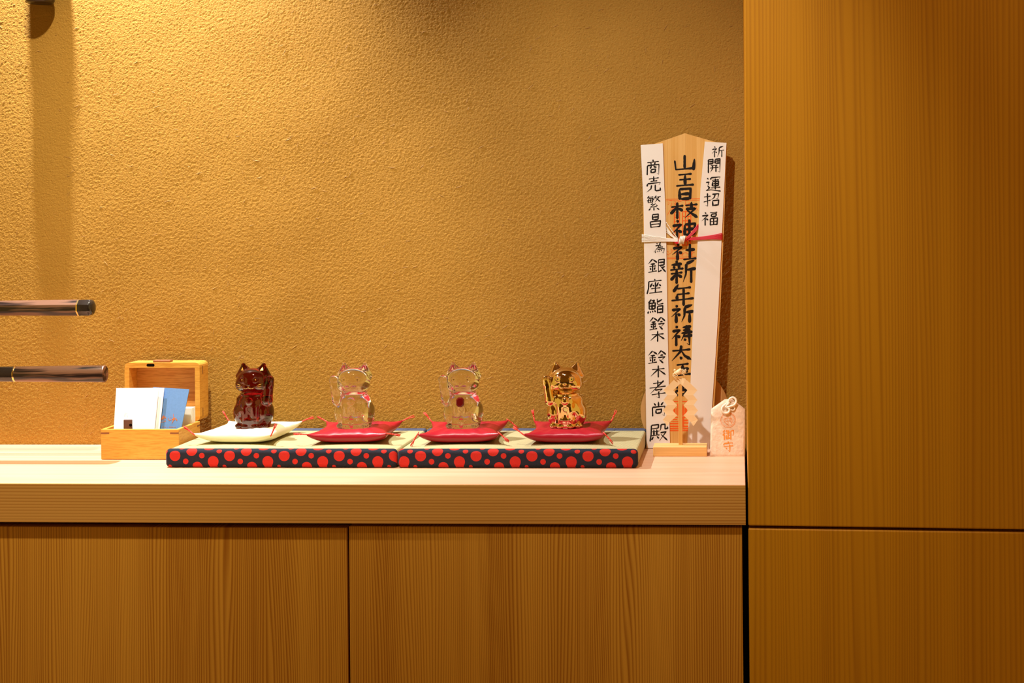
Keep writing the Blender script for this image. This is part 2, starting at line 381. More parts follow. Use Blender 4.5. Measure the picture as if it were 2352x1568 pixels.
# ------------------------------------------------------------------ brush writing
C_SHI = "22,2 30,13;6,27 40,23 4,62;24,42 24,96;28,46 42,58"
C_KIN = "70,4 56,14;57,14 56,60 46,92;58,42 98,38;80,42 80,98"
C_GOLD = "26,0 2,34;28,4 50,26;14,36 40,34;8,52 44,49;26,36 26,86;12,60 17,76;40,58 34,76;2,92 50,84"
K = {
 'yama': "50,4 50,80;14,32 18,84 84,80;86,28 82,92",
 'ou': "18,14 82,11;50,14 50,84;22,48 78,45;8,88 92,84",
 'hi': "24,8 26,94;24,10 78,8 74,94;28,50 74,48;28,88 74,86",
 'eda': "2,28 46,22;24,2 24,98;24,28 0,68;26,34 44,52;52,22 96,18;74,2 74,40;54,43 88,41 50,94;58,50 98,96",
 'kami': C_SHI + ";54,24 54,72;54,24 94,22 90,70;54,46 90,44;54,69 90,67;72,2 72,98",
 'yashiro': C_SHI + ";54,40 92,38;72,6 72,88;46,92 98,88",
 'shin': "24,0 28,11;6,18 46,15;14,22 19,34;38,20 33,34;2,39 52,35;4,55 48,51;26,38 26,98;25,56 4,82;28,58 46,72;92,3 62,16;62,16 60,60 50,92;62,42 98,38;80,42 80,98",
 'nen': "32,0 10,34;26,20 86,17;24,46 80,43;26,46 26,70;2,72 98,67;54,20 54,99",
 'inori': C_SHI + ";92,4 58,16;60,16 58,60 46,92;60,42 98,38;80,42 80,98",
 'tou': C_SHI + ";52,12 92,9;54,25 88,22;46,38 98,34;72,2 68,30 46,72;54,54 98,50;82,40 84,94 72,86;60,62 67,74",
 'tai': "6,34 94,30;50,2 46,40 4,96;50,36 66,68 98,94;42,72 54,88",
 'tama': "10,14 84,8;48,12 46,50;28,52 86,44;46,50 44,86;4,92 98,84;66,60 78,72",
 'kushi': "24,16 24,42;24,16 78,14 76,40;26,40 76,38;14,54 16,80;14,54 88,51 84,77;16,77 84,75;50,0 50,99",
 'shou': "50,0 50,14;10,18 90,15;34,20 38,32;66,18 58,32;12,37 10,98;12,37 90,34 88,97 76,90;40,40 30,58;56,38 58,48 74,52;36,64 37,87;36,64 66,62 64,84;37,84 64,82",
 'bai': "18,17 84,13;50,0 50,32;28,33 74,31;10,46 6,63;10,46 94,43 84,58;36,56 32,78 4,98;60,54 60,88 68,93 94,90 92,74",
 'han': "18,2 6,18;14,12 46,9;14,20 10,44;14,20 44,18 40,46;2,32 52,28;8,46 44,43;26,22 28,42;66,2 54,22;62,14 96,11;84,14 56,46;62,18 96,47;44,50 28,60 56,60;62,54 24,76 70,73;50,74 50,99;30,82 14,95;68,82 86,95;64,62 74,70",
 'masa': "30,3 32,44;30,4 72,3 70,42;32,23 70,22;32,42 70,41;14,54 20,99;14,55 88,52 82,96;20,75 82,73;20,94 82,92",
 'tame': "26,6 34,18;60,0 42,40 2,86;16,30 64,26 54,46;40,47 78,42 70,60;34,63 92,58 86,98 72,90;20,76 14,92;36,74 38,88;50,72 54,84;64,70 70,80",
 'gin': C_GOLD + ";58,8 58,92 76,80;58,8 90,6 88,48;58,27 88,26;58,48 88,46;94,56 74,66;68,52 99,97",
 'za': "50,0 50,12;10,16 94,13;12,16 10,60 0,98;34,26 20,54;36,38 46,50;74,24 60,52;76,38 90,50;54,22 54,90;26,64 86,61;14,92 98,88",
 'sushi': "22,0 4,28;20,10 40,10 32,24;8,28 9,68;8,28 46,26 44,66;9,46 44,45;9,66 44,65;26,28 26,64;4,78 0,95;15,78 17,91;28,76 32,88;40,74 49,87;90,6 60,22;58,0 58,34 66,38 97,33;60,50 61,97;60,50 93,48 91,96;61,70 90,68;61,92 90,90",
 'suzu': C_GOLD + ";74,0 52,34;74,2 99,32;66,36 84,34;56,52 94,48 72,74;62,66 84,94",
 'ki': "10,32 90,27;50,0 50,99;48,32 2,86;52,34 98,80",
 'kou': "22,16 78,12;50,0 50,36;2,39 96,34;84,4 6,70;34,52 76,48 56,62;54,60 58,95 42,87;14,75 96,70",
 'hisa': "50,0 50,32;20,8 32,26;82,4 66,26;10,36 12,98;10,36 92,33 88,97 76,90;32,54 35,81;32,54 70,52 66,78;35,79 66,76",
 'dono': "8,6 6,60 0,99;8,6 48,4 46,26;10,26 46,24;12,44 50,41;8,66 54,63;22,30 22,64;38,30 38,64;20,72 8,90;38,70 50,84;62,4 60,30 52,44;62,5 84,4 84,32 99,29 97,18;58,52 90,48 52,99;60,60 99,99",
 'kai': "8,3 8,99;8,5 42,3 42,34;10,19 42,18;10,34 42,33;58,4 58,34;58,5 94,3 93,97 80,90;58,18 92,17;58,33 92,32;26,48 76,46;20,64 84,62;40,48 38,70 24,92;64,46 64,95",
 'un': "8,4 18,14;2,34 22,32 12,58;12,58 26,70 2,88;2,86 34,84 99,97;34,4 32,18;34,5 95,3 88,16;40,22 86,20;44,32 44,62;44,32 84,30 82,62;44,46 82,45;44,60 82,59;34,72 96,70;63,12 63,84",
 'sho': "2,26 44,22;24,0 26,93 12,86;0,62 44,50;54,10 94,8 88,44 76,40;72,10 66,34 48,48;56,56 58,96;56,56 94,54 90,93;58,90 90,88",
 'fuku': C_SHI + ";52,8 94,6;60,18 60,36;60,18 88,16 86,34;60,36 86,34;54,48 54,97;54,48 95,46 92,95;54,70 92,68;54,92 92,90;73,48 73,92",
 'go': "20,2 2,24;22,26 0,54;14,46 14,98;40,2 28,22;36,16 62,13;26,34 66,30;48,16 48,80;48,54 64,52;32,48 32,86;24,90 66,80;72,14 72,99;72,15 97,12 94,60 84,56",
 'mamo': "50,0 50,12;12,18 8,35;12,18 92,16 84,30;8,48 96,44;64,30 66,96 48,86;28,58 38,72",
}
def stroke(V, Fc, pts, w, place, kind=None):
    """one brush stroke as a ribbon; pts in photo pixels, place maps them onto the surface"""
    P = [np.array(p, float) for p in pts]
    # round inner corners slightly, then resample
    if len(P) > 2:
        Q = [P[0]]
        for i in range(1, len(P) - 1):
            Q += [P[i] + (P[i - 1] - P[i]) * min(0.12, 1), P[i], P[i] + (P[i + 1] - P[i]) * min(0.10, 1)]
        Q.append(P[-1]); P = Q
    out = []
    for a, b in zip(P, P[1:]):
        k = max(2, int(np.hypot(*(b - a)) / 1.6))
        for i in range(k): out.append(a + (b - a) * i / k)
    out.append(P[-1]); X = np.array(out)
    seg = np.hypot(*np.diff(X, axis=0).T); L = seg.sum(); t = np.concatenate([[0], np.cumsum(seg)]) / L
    e = P[-1] - P[-2] if len(P) == 2 else X[-1] - X[-3]
    e = e / (np.hypot(*e) + 1e-9); n = len(X)
    if kind is None:
        if L < w * 4.2: kind = 'dot'
        elif e[0] < -0.3 and (e[1] > 0.2 or e[1] < 0.0): kind = 'sweep'
        elif e[0] > 0.45 and e[1] > 0.35: kind = 'na'
        elif abs(e[1]) > 0.9: kind = 'down'
        else: kind = 'flat'
    a = {'dot': lambda t: 0.45 + 0.75 * np.sin(np.clip(t * 1.15, 0, 1) * math.pi * 0.62),
         'sweep': lambda t: 1.12 - 0.98 * t ** 1.3,
         'na': lambda t: np.where(t < 0.78, 0.5 + 0.75 * (t / 0.78) ** 1.3, 1.25 * (1 - (t - 0.78) / 0.22) ** 0.8),
         'down': lambda t: 1.0 - 0.12 * np.sin(t * math.pi) + 0.05 * t,
         'flat': lambda t: 0.74 - 0.22 * np.sin(t * math.pi) + 0.34 * np.clip((t - 0.72) / 0.28, 0, 1)}[kind](t)
    s = t * L; eL = (1 - t) * L
    a = a * np.clip(0.45 + s / (w * 0.7), 0, 1)
    if kind in ('down', 'flat', 'dot'): a = a * np.clip(0.35 + eL / (w * 0.6), 0, 1)
    a = np.maximum(a, 0.08) * w / 2
    T = np.gradient(X, axis=0); T /= (np.hypot(T[:, 0], T[:, 1])[:, None] + 1e-9)
    Nn = np.stack([-T[:, 1], T[:, 0]], 1)
    wob = 1 + 0.06 * np.sin(np.arange(n) * 1.3 + X[0, 0])
    A = X + Nn * (a * wob)[:, None]; B = X - Nn * a[:, None]
    b0 = len(V)
    lift = 1e-5 * (len(Fc) % 17) / 17
    for p, q in zip(A, B): V.append(place(p[0], p[1]) + Vector((0, -lift, 0))); V.append(place(q[0], q[1]) + Vector((0, -lift, 0)))
    for i in range(n - 1): Fc.append((b0 + 2 * i, b0 + 2 * i + 1, b0 + 2 * i + 3, b0 + 2 * i + 2))
    # blunt round ends
def write(items, place, w, V=None, Fc=None):
    V = [] if V is None else V; Fc = [] if Fc is None else Fc
    for key, x0, x1, y0, y1, *ww in items:
        ww = ww[0] if ww else w
        for st in K[key].split(';'):
            pts = [tuple(map(float, p.split(','))) for p in st.split()]
            stroke(V, Fc, [(x0 + (x1 - x0) * a / 100, y0 + (y1 - y0) * b / 100 - 0.07 * (a - 50) / 100 * (y1 - y0)) for a, b in pts], ww, place)
    return V, Fc

# ================================================================== SETTING
DENSE_X0, DENSE_X1, DENSE_Z1, STEP = -1.22, 0.012, 0.72, 0.00110
def plaster_wall():
    nx = int((DENSE_X1 - DENSE_X0) / STEP); nz = int(DENSE_Z1 / STEP)
    fx = np.fft.fftfreq(nx, STEP)[:, None]; fz = np.fft.fftfreq(nz, STEP)[None, :]
    # grain slightly longer along one diagonal, as the trowel left it
    u = fx * math.cos(0.6) + fz * math.sin(0.6); v = -fx * math.sin(0.6) + fz * math.cos(0.6)
    f = np.sqrt((u * 1.25) ** 2 + (v * 0.85) ** 2)
    def band(f0, s):
        w = rng.standard_normal((nx, nz)); q = np.fft.ifft2(np.fft.fft2(w) * np.exp(-((f - f0) / s) ** 2)).real
        return q / q.std()
    a = band(265.0, 90.0); b = band(130.0, 50.0); c = band(6.0, 5.0)
    ridge = 1 - np.abs(a) * 0.9
    H = 0.00012 * ridge + 0.00010 * a + 0.00007 * b + 0.00016 * c
    tx = np.linspace(DENSE_X0, DENSE_X1, nx); tz = np.linspace(0, DENSE_Z1, nz)
    fade = np.clip((tx - DENSE_X0) / 0.02, 0, 1)[:, None] * np.clip((DENSE_Z1 - tz) / 0.02, 0, 1)[None, :]
    H *= fade
    gx = np.concatenate([[-2.6, -2.0, -1.5], tx, [0.02]]); gz = np.concatenate([[-0.86, -0.4, -0.02], tz, [1.0, 1.3, 1.7]])
    HH = np.zeros((len(gx), len(gz))); HH[3:3 + nx, 3:3 + nz] = H
    HH[3:3 + nx, 2] = H[:, 0]; HH[-1, 3:3 + nz] = H[-1]
    X, Z = np.meshgrid(gx, gz, indexing='ij')
    V = np.stack([X, -HH, Z], -1).reshape(-1, 3).astype(np.float32)
    n, m = len(gx), len(gz)
    i = np.arange(n - 1)[:, None] * m + np.arange(m - 1)[None, :]
    Q = np.stack([i, i + m, i + m + 1, i + 1], -1).reshape(-1, 4).astype(np.int32)
    me = bpy.data.meshes.new('wall_back')
    me.vertices.add(len(V)); me.vertices.foreach_set('co', V.ravel())
    me.loops.add(Q.size); me.loops.foreach_set('vertex_index', Q.ravel())
    me.polygons.add(len(Q)); me.polygons.foreach_set('loop_start', np.arange(0, Q.size, 4, dtype=np.int32))
    me.update(calc_edges=True); me.shade_smooth(); me.materials.append(MT['plaster'])
    o = bpy.data.objects.new('wall_back', me); COL.objects.link(o); o['kind'] = 'structure'
    return o
wall = plaster_wall()
bm = BM()
for k in range(480):                                    # chopped straw showing at the face of the plaster
    x, z = random.uniform(-1.2, 0.0), random.uniform(0.015, 0.72)
    a = random.gauss(0.7, 0.7); L = random.uniform(0.003, 0.011); r = random.uniform(0.0002, 0.0004)
    d = Vector((math.cos(a), 0, math.sin(a))) * L / 2; bend = Vector((-d.z, 0, d.x)) * random.uniform(-0.10, 0.10)
    c = Vector((x, -0.00055, z))
    tube(bm, [c - d, c + bend, c + d], [r * 0.4, r, r * 0.3], 4)
so = part('straw_fibre', bm, MT['straw'], wall, local=True); so['kind'] = 'stuff'

GZ0 = at(860, 1202.5, -0.301).z                        # underside of the counter board
XR = 0.0035
# counter board
bm = BM(); box(bm, -1.95, XR, -0.301, -0.0016, GZ0, 0.0, 0.0008, 2)
me_top = part('counter_top', bm, MT['counter'], None)
me_top['label'] = 'long pale wooden counter board running along the plaster wall under the figurines'; me_top['category'] = 'counter'
bm = BM(); box(bm, -1.95, XR, -0.3022, -0.3008, GZ0 + 0.0004, -0.0007, 0.0004, 1)
f = part('front_edge', bm, MT['fascia'], me_top, local=True, label='darker straight-grained front edge of the board')

DZ = at(860, 1208.5, -0.296).z
gx = at(799.5, 1240, -0.296).x
cab = root('cabinet', (-0.95, -0.15, -0.86), 'brown cedar cabinet with flush handleless doors below the counter board', 'cabinet')
bm = BM(); box(bm, -1.93, -0.0015, -0.272, -0.02, -0.84, GZ0 - 0.001)
part('carcass', bm, MT['void'], cab)
for a, b, z in ((-1.93, gx - 0.0014, at(400, 1210.5, -0.296).z), (gx + 0.0013, -0.0012, DZ)):
    bm = BM(); box(bm, a, b, -0.296, -0.274, -0.82, z, 0.0006, 1)
    part('door', bm, MT['door'], cab)

# right-hand panelling: two flush panels with a shadow gap, very slightly turned
wr = bpy.data.objects.new('wall_right', bpy.data.meshes.new('wall_right'))
bm = BM(); box(bm, 0.012, 1.2, -0.262, 0.02, -0.86, 1.7)
wr = struct('wall_right', bm, MT['void'])
PX = 0.0066
Tp = Matrix.Translation((PX, -0.300, 0)) @ Matrix.Rotation(R(-2.6), 4, 'Z')
g0, g1 = at(1730, 1207.2, -0.300).z, at(1730, 1213.6, -0.300).z
for z0, z1 in ((g0, 1.69), (-0.86, g1)):
    bm = BM(); box(bm, 0.0, 1.15, 0.0, 0.022, z0, z1, 0.0018, 3, T=Tp)
    part('panel', bm, MT['panel'], wr, smooth=False)
bm = BM(); box(bm, PX, PX + 0.008, -0.290, -0.0005, 0.0, 1.69)
part('side_board', bm, MT['panel'], wr)

struct('floor', bx(-2.6, 1.3, -3.9, 0.02, -0.9, -0.86), MT['floor'])
struct('ceiling', bx(-2.6, 1.3, -3.9, 0.02, 1.7, 1.74), MT['ceiling'])
struct('wall_front', bx(-2.6, 1.3, -3.95, -3.9, -0.86, 1.7), MT['roomwall'])

# ================================================================== MATS
MY0, MY1, MH = -0.193, -0.0085, 0.0255
def make_mat(xa, xb, label, phase):
    c = Vector(((xa + xb) / 2, (MY0 + MY1) / 2, 0))
    r = root('tatami_mat', c, label, 'mat', 'small tatami mats under the figurines')
    bm = BM(); box(bm, xa + 0.0012, xb - 0.0012, MY0 + 0.004, MY1 - 0.002, 0.0006, MH - 0.001, 0.0035, 4)
    part('woven_surface', bm, MT['tatami'], r, smooth=True)
    # front border, dotted: local frame puts y=0 at the front face and z=0 at the counter
    e = BM(); box(e, xa, xb, 0.0, 0.0125, 0.0, MH + 0.0004, 0.0062, 6)
    bo = part('front_border', e, dots(phase), None, smooth=True)
    bo.parent = r; bo.location = (-c.x, MY0 - c.y, 0); bo['label'] = 'dark navy cloth edge with red polka dots'
    e = BM(); box(e, xa, xb, MY1 - 0.014, MY1, 0.0, MH + 0.0012, 0.004, 4)
    part('back_border', e, MT['navy'], r, smooth=True, label='plain navy cloth edge')
    return r
ML = at(378, 1060, MY0).x; MM = at(911.5, 1055, MY0).x; MRR = at(1465, 1055, MY0).x
make_mat(ML, MM - 0.0004, 'left tatami mat with red-dotted navy edge, under the first two figurines', at(402, 1048, MY0).x)
make_mat(MM + 0.0004, MRR, 'right tatami mat with red-dotted navy edge, beside the wooden charm plaque', at(966, 1048, MY0).x)

# ================================================================== CUSHIONS
PAD = 0.0155
def cushion_mesh(seed, h=0.0112, W=0.0525, Dp=0.056):
    n = 56; bm = BM(); rg = random.Random(seed); ph = [rg.uniform(0, 6) for _ in range(6)]
    def shape(u, v):
        a = 1 - abs(u) ** 2.6; b = 1 - abs(v) ** 2.6
        t = max(a * b, 0) ** 0.36
        pull = 1 + 0.10 * (abs(u) * abs(v)) ** 3
        x = W * u * pull * (1 - 0.055 * (1 - v * v) * 0 - 0.07 * math.cos(v * math.pi / 2) * abs(u) ** 3)
        y = Dp * v * pull * (1 - 0.07 * math.cos(u * math.pi / 2) * abs(v) ** 3)
        return x, y, t
    top, bot = {}, {}
    for i in range(n + 1):
        for j in range(n + 1):
            u = math.sin((i / n * 2 - 1) * math.pi / 2) * 0.35 + (i / n * 2 - 1) * 0.65
            v = math.sin((j / n * 2 - 1) * math.pi / 2) * 0.35 + (j / n * 2 - 1) * 0.65
            x, y, t = shape(u, v)
            cr = abs(u * v)
            mid = 0.0085 + 0.007 * cr ** 4
            wr_ = 0.0007 * cr * (math.sin(22 * math.atan2(abs(v) + .01, abs(u) + .01) + ph[0]) ) * t * 2 + 0.0004 * math.sin(9 * u + ph[1]) * math.sin(7 * v + ph[2]) * t
            zt = mid + h * t * 1.05 + wr_
            d = math.hypot(x / 1.05, y / 0.95)                      # pressed flat under the figurine
            k = min(1, max(0, (0.040 - d) / 0.011)); k = k * k * (3 - 2 * k)
            zt = zt * (1 - k) + (PAD - 0.0002) * k
            zb = max(mid - h * t * 0.95, 0.0004 + 0.0004 * (1 - t))
            top[i, j] = bm.verts.new((x, y, zt))
            bot[i, j] = top[i, j] if (i in (0, n) or j in (0, n)) else bm.verts.new((x, y, min(zb, zt - 0.0002)))
    for i in range(n):
        for j in range(n):
            bm.faces.new((top[i, j], top[i + 1, j], top[i + 1, j + 1], top[i, j + 1]))
            q = (bot[i, j + 1], bot[i + 1, j + 1], bot[i + 1, j], bot[i, j])
            bm.faces.new(q)
    return bm
def tassel(bm, p, d, L=0.014, rg=random, droop=0.3):
    d = Vector(d).normalized(); side = d.cross(Vector((0, 0, 1))).normalized(); up = side.cross(d)
    a = Vector(p); m = a + d * L * 0.45
    tube(bm, [a - d * 0.004, a, m], [0.0006, 0.0010, 0.0009], 6)
    tube(bm, catmull([m - d * 0.0012 + up * 0.0001, m, m + d * 0.0012], 2), [0.0009, 0.0012, 0.0013, 0.0012, 0.0009], 8)
    for k in range(9):
        s = side * rg.uniform(-1, 1) + up * rg.uniform(-1, 1)
        e = m + d * L * rg.uniform(0.5, 0.68) + s * 0.0017 - Vector((0, 0, droop * 0.003))
        tube(bm, [m, (m + e) / 2 + s * 0.0005, e], [0.0005, 0.00048, 0.0003], 5)
def make_cushion(cx, cyy, rz, mat, label, tips, seed, piping=False):
    r = root('cushion', (cx, cyy, MH), label, 'cushion', 'tasselled satin cushions on the mats', rz=rz)
    o = part('pad', cushion_mesh(seed), mat, r, smooth=True, local=True)
    rg = random.Random(seed)
    for (sx, sy), (dx, dy, dz) in tips.items():
        bm = BM()
        p = (sx * 0.0525 * 1.09, sy * 0.056 * 1.09, 0.0155)
        tassel(bm, p, (dx, dy, dz), 0.0165, rg)
        part('tassel', bm, MT['tassel'], r, smooth=True, local=True)
    return r
CY0 = -0.0945
def cx_at(px): return at(px, 1000, CY0).x
make_cushion(cx_at(573), CY0, R(-2), MT['satin_white'], 'white satin cushion with red corner tassels, beside the wooden box',
             {(-1, -1): (-1, 0.1, 0.75), (1, -1): (0.4, -0.2, 0.75), (-1, 1): (-0.6, 0.2, 0.8), (1, 1): (1, 0.1, 0.4)}, 1)
make_cushion(cx_at(818), CY0, R(4), MT['satin'], 'red satin cushion under the clear figurine next to the dark red one',
             {(-1, -1): (-1, 0.1, 0.05), (1, -1): (1, 0, -0.15), (-1, 1): (-1, 0.5, 0.4), (1, 1): (1, 0.2, 0.45)}, 2)
make_cushion(cx_at(1067), CY0, R(4), MT['satin'], 'red satin cushion under the clear figurine with the red medallion',
             {(-1, -1): (-0.35, -0.2, -0.6), (1, -1): (0.6, -0.3, -0.45), (-1, 1): (-0.7, 0.2, 0.8), (1, 1): (0.7, 0.1, -0.55)}, 3)
make_cushion(cx_at(1306), CY0, R(1), MT['satin'], 'red satin cushion under the golden figurine',
             {(-1, -1): (-0.8, 0.2, 0.6), (1, -1): (0.7, -0.3, -0.7), (-1, 1): (-0.2, 0.1, 1), (1, 1): (0.45, 0.2, 1)}, 4)

# ================================================================== BECKONING CAT FIGURINES
def ell(P, c, r):
    q = (P - np.array(c, dtype=P.dtype)) / np.array(r, dtype=P.dtype); k0 = np.sqrt((q * q).sum(-1)) + 1e-9
    k1 = np.sqrt(((q / np.array(r, dtype=P.dtype)) ** 2).sum(-1)) + 1e-9
    return k0 * (k0 - 1) / k1
def cone(P, a, b, ra, rb):
    a = np.array(a, dtype=P.dtype); b = np.array(b, dtype=P.dtype); d = b - a
    t = np.clip(((P - a) @ d) / (d @ d), 0, 1)
    return np.sqrt((((P - a) - t[..., None] * d) ** 2).sum(-1)) - (ra + (rb - ra) * t)
def smin(a, b, k):
    h = np.clip(0.5 + 0.5 * (b - a) / k, 0, 1); return b + (a - b) * h - k * h * (1 - h)
def smax(a, b, k): return -smin(-a, -b, k)
def cat_sdf(P, bell=True):
    E, Cn = ell, cone
    d = E(P, (0, .45, 2.95), (2.30, 2.1, 3.0))
    d = smin(d, E(P, (0, -.35, 3.75), (1.95, 1.72, 1.75)), .5)
    q = P - np.array((0, .30, .62)); rr = np.sqrt((q[..., 0] / 1.14) ** 2 + q[..., 1] ** 2)
    base = smax(rr - (1.98 + .16 * np.clip(P[..., 2], 0, 1.6)), np.abs(q[..., 2]) - .85, .25)
    d = smin(d, base, .40)
    for s in (-1, 1):
        d = smin(d, E(P, (s * 1.80, .05, 2.25), (1.08, 1.75, 1.75)), .35)
        d = smin(d, E(P, (s * 1.78, -1.02, .36), (.60, .58, .40)), .16)
    for s in (-1, 1):
        d = smin(d, Cn(P, (s * .66, -1.42, 3.3), (s * .74, -1.22, .45), .66, .60), .16)
        d = smin(d, E(P, (s * .74, -1.46, .34), (.60, .52, .38)), .12)
    d = smin(d, Cn(P, (0, -.95, 3.2), (0, -.90, .35), .85, .80), .25)
    for gx_ in (-.98, -.74, -.50, .50, .74, .98, 1.65, 1.95, -1.65, -1.95):        # toes
        yo = -2.02 if abs(gx_) < 1.5 else -1.62
        d = smax(d, -Cn(P, (gx_, yo, .05), (gx_, yo + .10, .45), .06, .05), .05)
    # lowered foreleg's shoulder
    d = smin(d, Cn(P, (1.50, -.30, 4.15), (1.20, -1.10, 2.7), .86, .72), .35)
    # raised foreleg
    d = smin(d, Cn(P, (-1.45, -.20, 4.3), (-2.30, -.75, 4.15), .85, .74), .40)
    arm = smin(Cn(P, (-2.24, -.75, 4.15), (-2.60, -.95, 6.5), .80, .68), Cn(P, (-2.60, -.95, 6.5), (-2.72, -1.0, 7.22), .68, .68), .2)
    arm = smax(arm, -E(P, (-2.60, -1.86, 5.9), (.26, .26, .95)), .12)
    for gx_ in (-.26, 0.0, .26):
        arm = smax(arm, -Cn(P, (-2.72 + gx_, -1.72, 7.10), (-2.72 + gx_, -1.45, 7.95), .05, .09), .06)
    d = smin(d, arm, .22)
    # head
    h = E(P, (0, -.20, 7.08), (2.36, 1.95, 1.84))
    for s in (-1, 1): h = smin(h, E(P, (s * 1.25, -.65, 6.45), (1.10, 1.2, 1.0)), .35)
    for s in (-1, 1): h = smin(h, E(P, (s * .40, -1.86, 6.22), (.50, .36, .32)), .22)
    h = smin(h, E(P, (0, -2.08, 6.62), (.22, .18, .15)), .12)
    for s in (-1, 1):                                      # eye rims
        q = (P - np.array((s * .98, -1.86, 7.35))); rr = np.sqrt(q[..., 0] ** 2 + q[..., 2] ** 2)
        ring = np.sqrt((rr - .38) ** 2 + (np.maximum(np.abs(q[..., 1]) - .20, 0)) ** 2) - .03
        h = smin(h, ring, .12)
    for s in (-1, 1):
        ear = Cn(P * np.array((1, 1.35, 1)), (s * 1.24, .12, 8.05), (s * 1.50, .16, 9.32), 1.42, .34)
        ear = smax(ear, -E(P, (s * 1.43, -1.06, 8.80), (.50, .42, .56)), .10)
        h = smin(h, ear, .16)
    d = smin(d, h, .18)
    # collar and bell
    q = P - np.array((0, .0, 5.16)); rr = np.sqrt((q[..., 0] / 1.0) ** 2 + (q[..., 1] / .92) ** 2)
    col_ = np.sqrt((rr - 1.78) ** 2 + ((q[..., 2] - .12 * q[..., 1]) / 1.2) ** 2) - .10
    d = smin(d, col_, .16)
    if bell: d = smin(d, E(P, (0, -1.90, 4.12), (.58, .40, .58)), .07)
    d = smin(d, Cn(P, (1.0, 2.0, .8), (2.1, 1.4, 1.0), .5, .4), .3)
    d = smax(d, -P[..., 2], .05)
    return d
def surface_nets(G, org, h):
    s = G < 0; nx, ny, nz = G.shape
    acc = np.zeros((nx - 1, ny - 1, nz - 1, 3), np.float32); cnt = np.zeros((nx - 1, ny - 1, nz - 1), np.float32)
    def sub(A, o): return A[o[0]:nx - 1 + o[0], o[1]:ny - 1 + o[1], o[2]:nz - 1 + o[2]]
    for ax in range(3):
        o1, o2 = [i for i in range(3) if i != ax]
        for p in (0, 1):
            for q in (0, 1):
                a = [0, 0, 0]; a[o1] = p; a[o2] = q; b = list(a); b[ax] = 1
                ga, gb = sub(G, a), sub(G, b); m = (ga < 0) != (gb < 0)
                t = np.where(m, ga / np.where(m, ga - gb, 1), 0)
                for c in range(3):
                    acc[..., c] += np.where(m, (t if c == ax else a[c]), 0)
                cnt += m
    act = cnt > 0; idx = -np.ones(act.shape, np.int64); idx[act] = np.arange(act.sum())
    I = np.argwhere(act); V = (I + acc[act] / cnt[act][:, None]) * h + np.array(org)
    Fs = []
    for ax in range(3):
        o1, o2 = (ax + 1) % 3, (ax + 2) % 3
        sl = [slice(None)] * 3; sl2 = [slice(None)] * 3; sl[ax] = slice(0, -1); sl2[ax] = slice(1, None)
        m = s[tuple(sl)] != s[tuple(sl2)]; E_ = np.argwhere(m)
        E_ = E_[(E_[:, o1] > 0) & (E_[:, o2] > 0) & (E_[:, o1] < G.shape[o1] - 1) & (E_[:, o2] < G.shape[o2] - 1)]
        fl = s[tuple(sl)][tuple(E_.T)]
        def cell(d1, d2):
            c = E_.copy(); c[:, o1] -= d1; c[:, o2] -= d2; return idx[tuple(c.T)]
        q = np.stack([cell(1, 1), cell(0, 1), cell(0, 0), cell(1, 0)], 1)
        q[~fl] = q[~fl][:, ::-1]; Fs.append(q)
    return V, np.concatenate(Fs)
UX, UY, UZ = 0.0100, 0.0098, 0.00965
def cat_mesh(name, bell, mirror=False, h=0.066):
    org = np.array((-3.5, -2.75, -0.18)); n = np.array(((6.85) / h, (5.7) / h, (10.4) / h)).astype(int)
    ax = [np.arange(k) * h + o for k, o in zip(n, org)]
    G = np.empty(tuple(n), np.float32)
    Yg, Zg = np.meshgrid(ax[1], ax[2], indexing='ij')
    for i0 in range(0, n[0], 16):
        xs = ax[0][i0:i0 + 16]
        P = np.empty((len(xs), n[1], n[2], 3), np.float32); P[..., 0] = xs[:, None, None]; P[..., 1] = Yg; P[..., 2] = Zg
        G[i0:i0 + 16] = cat_sdf(P, bell)
    V, Q = surface_nets(G, org, h)
    V = V.astype(np.float64)
    for _ in range(2):
        e = 0.01; d0 = cat_sdf(V, bell); g = np.stack([cat_sdf(V + np.eye(3)[k] * e, bell) - d0 for k in range(3)], -1) / e
        g2 = (g * g).sum(-1) + 1e-6
        st = np.clip(d0 / g2, -0.05, 0.05); V -= st[:, None] * g
    if mirror: V[:, 0] *= -1; Q = Q[:, ::-1]
    V = V * np.array((UX, UY, UZ)); Q = np.ascontiguousarray(Q[:, ::-1]).astype(np.int32)
    me = bpy.data.meshes.new(name)
    me.vertices.add(len(V)); me.vertices.foreach_set('co', V.astype(np.float32).ravel())
    me.loops.add(Q.size); me.loops.foreach_set('vertex_index', Q.ravel())
    me.polygons.add(len(Q)); me.polygons.foreach_set('loop_start', np.arange(0, Q.size, 4, dtype=np.int32))
    me.update(calc_edges=True); me.shade_smooth()
    b2 = BM(); b2.from_mesh(me)
    if b2.calc_volume(signed=True) < 0:
        bmesh.ops.reverse_faces(b2, faces=b2.faces); b2.to_mesh(me)
    b2.free(); me.shade_smooth()
    return me
def surf(x, z):                                        # front surface at (x, z) in figurine units
    ys = np.arange(-3.2, 1.0, 0.01); P = np.stack([np.full_like(ys, x), ys, np.full_like(ys, z)], -1)
    d = cat_sdf(P, True); k = np.argmax(d < 0); return ys[k]
def on_cat(pts, mirror, lift=0.02):
    return [Vector(((-x if mirror else x) * UX, (surf(x, z) - lift) * UY, z * UZ)) for x, z in pts]
ME_R = cat_mesh('figurine_body', True); ME_N = cat_mesh('figurine_body', False)
ME_L = ME_R.copy()
_v = np.empty(len(ME_L.vertices) * 3, np.float32); ME_L.vertices.foreach_get('co', _v); _v[0::3] *= -1; ME_L.vertices.foreach_set('co', _v)
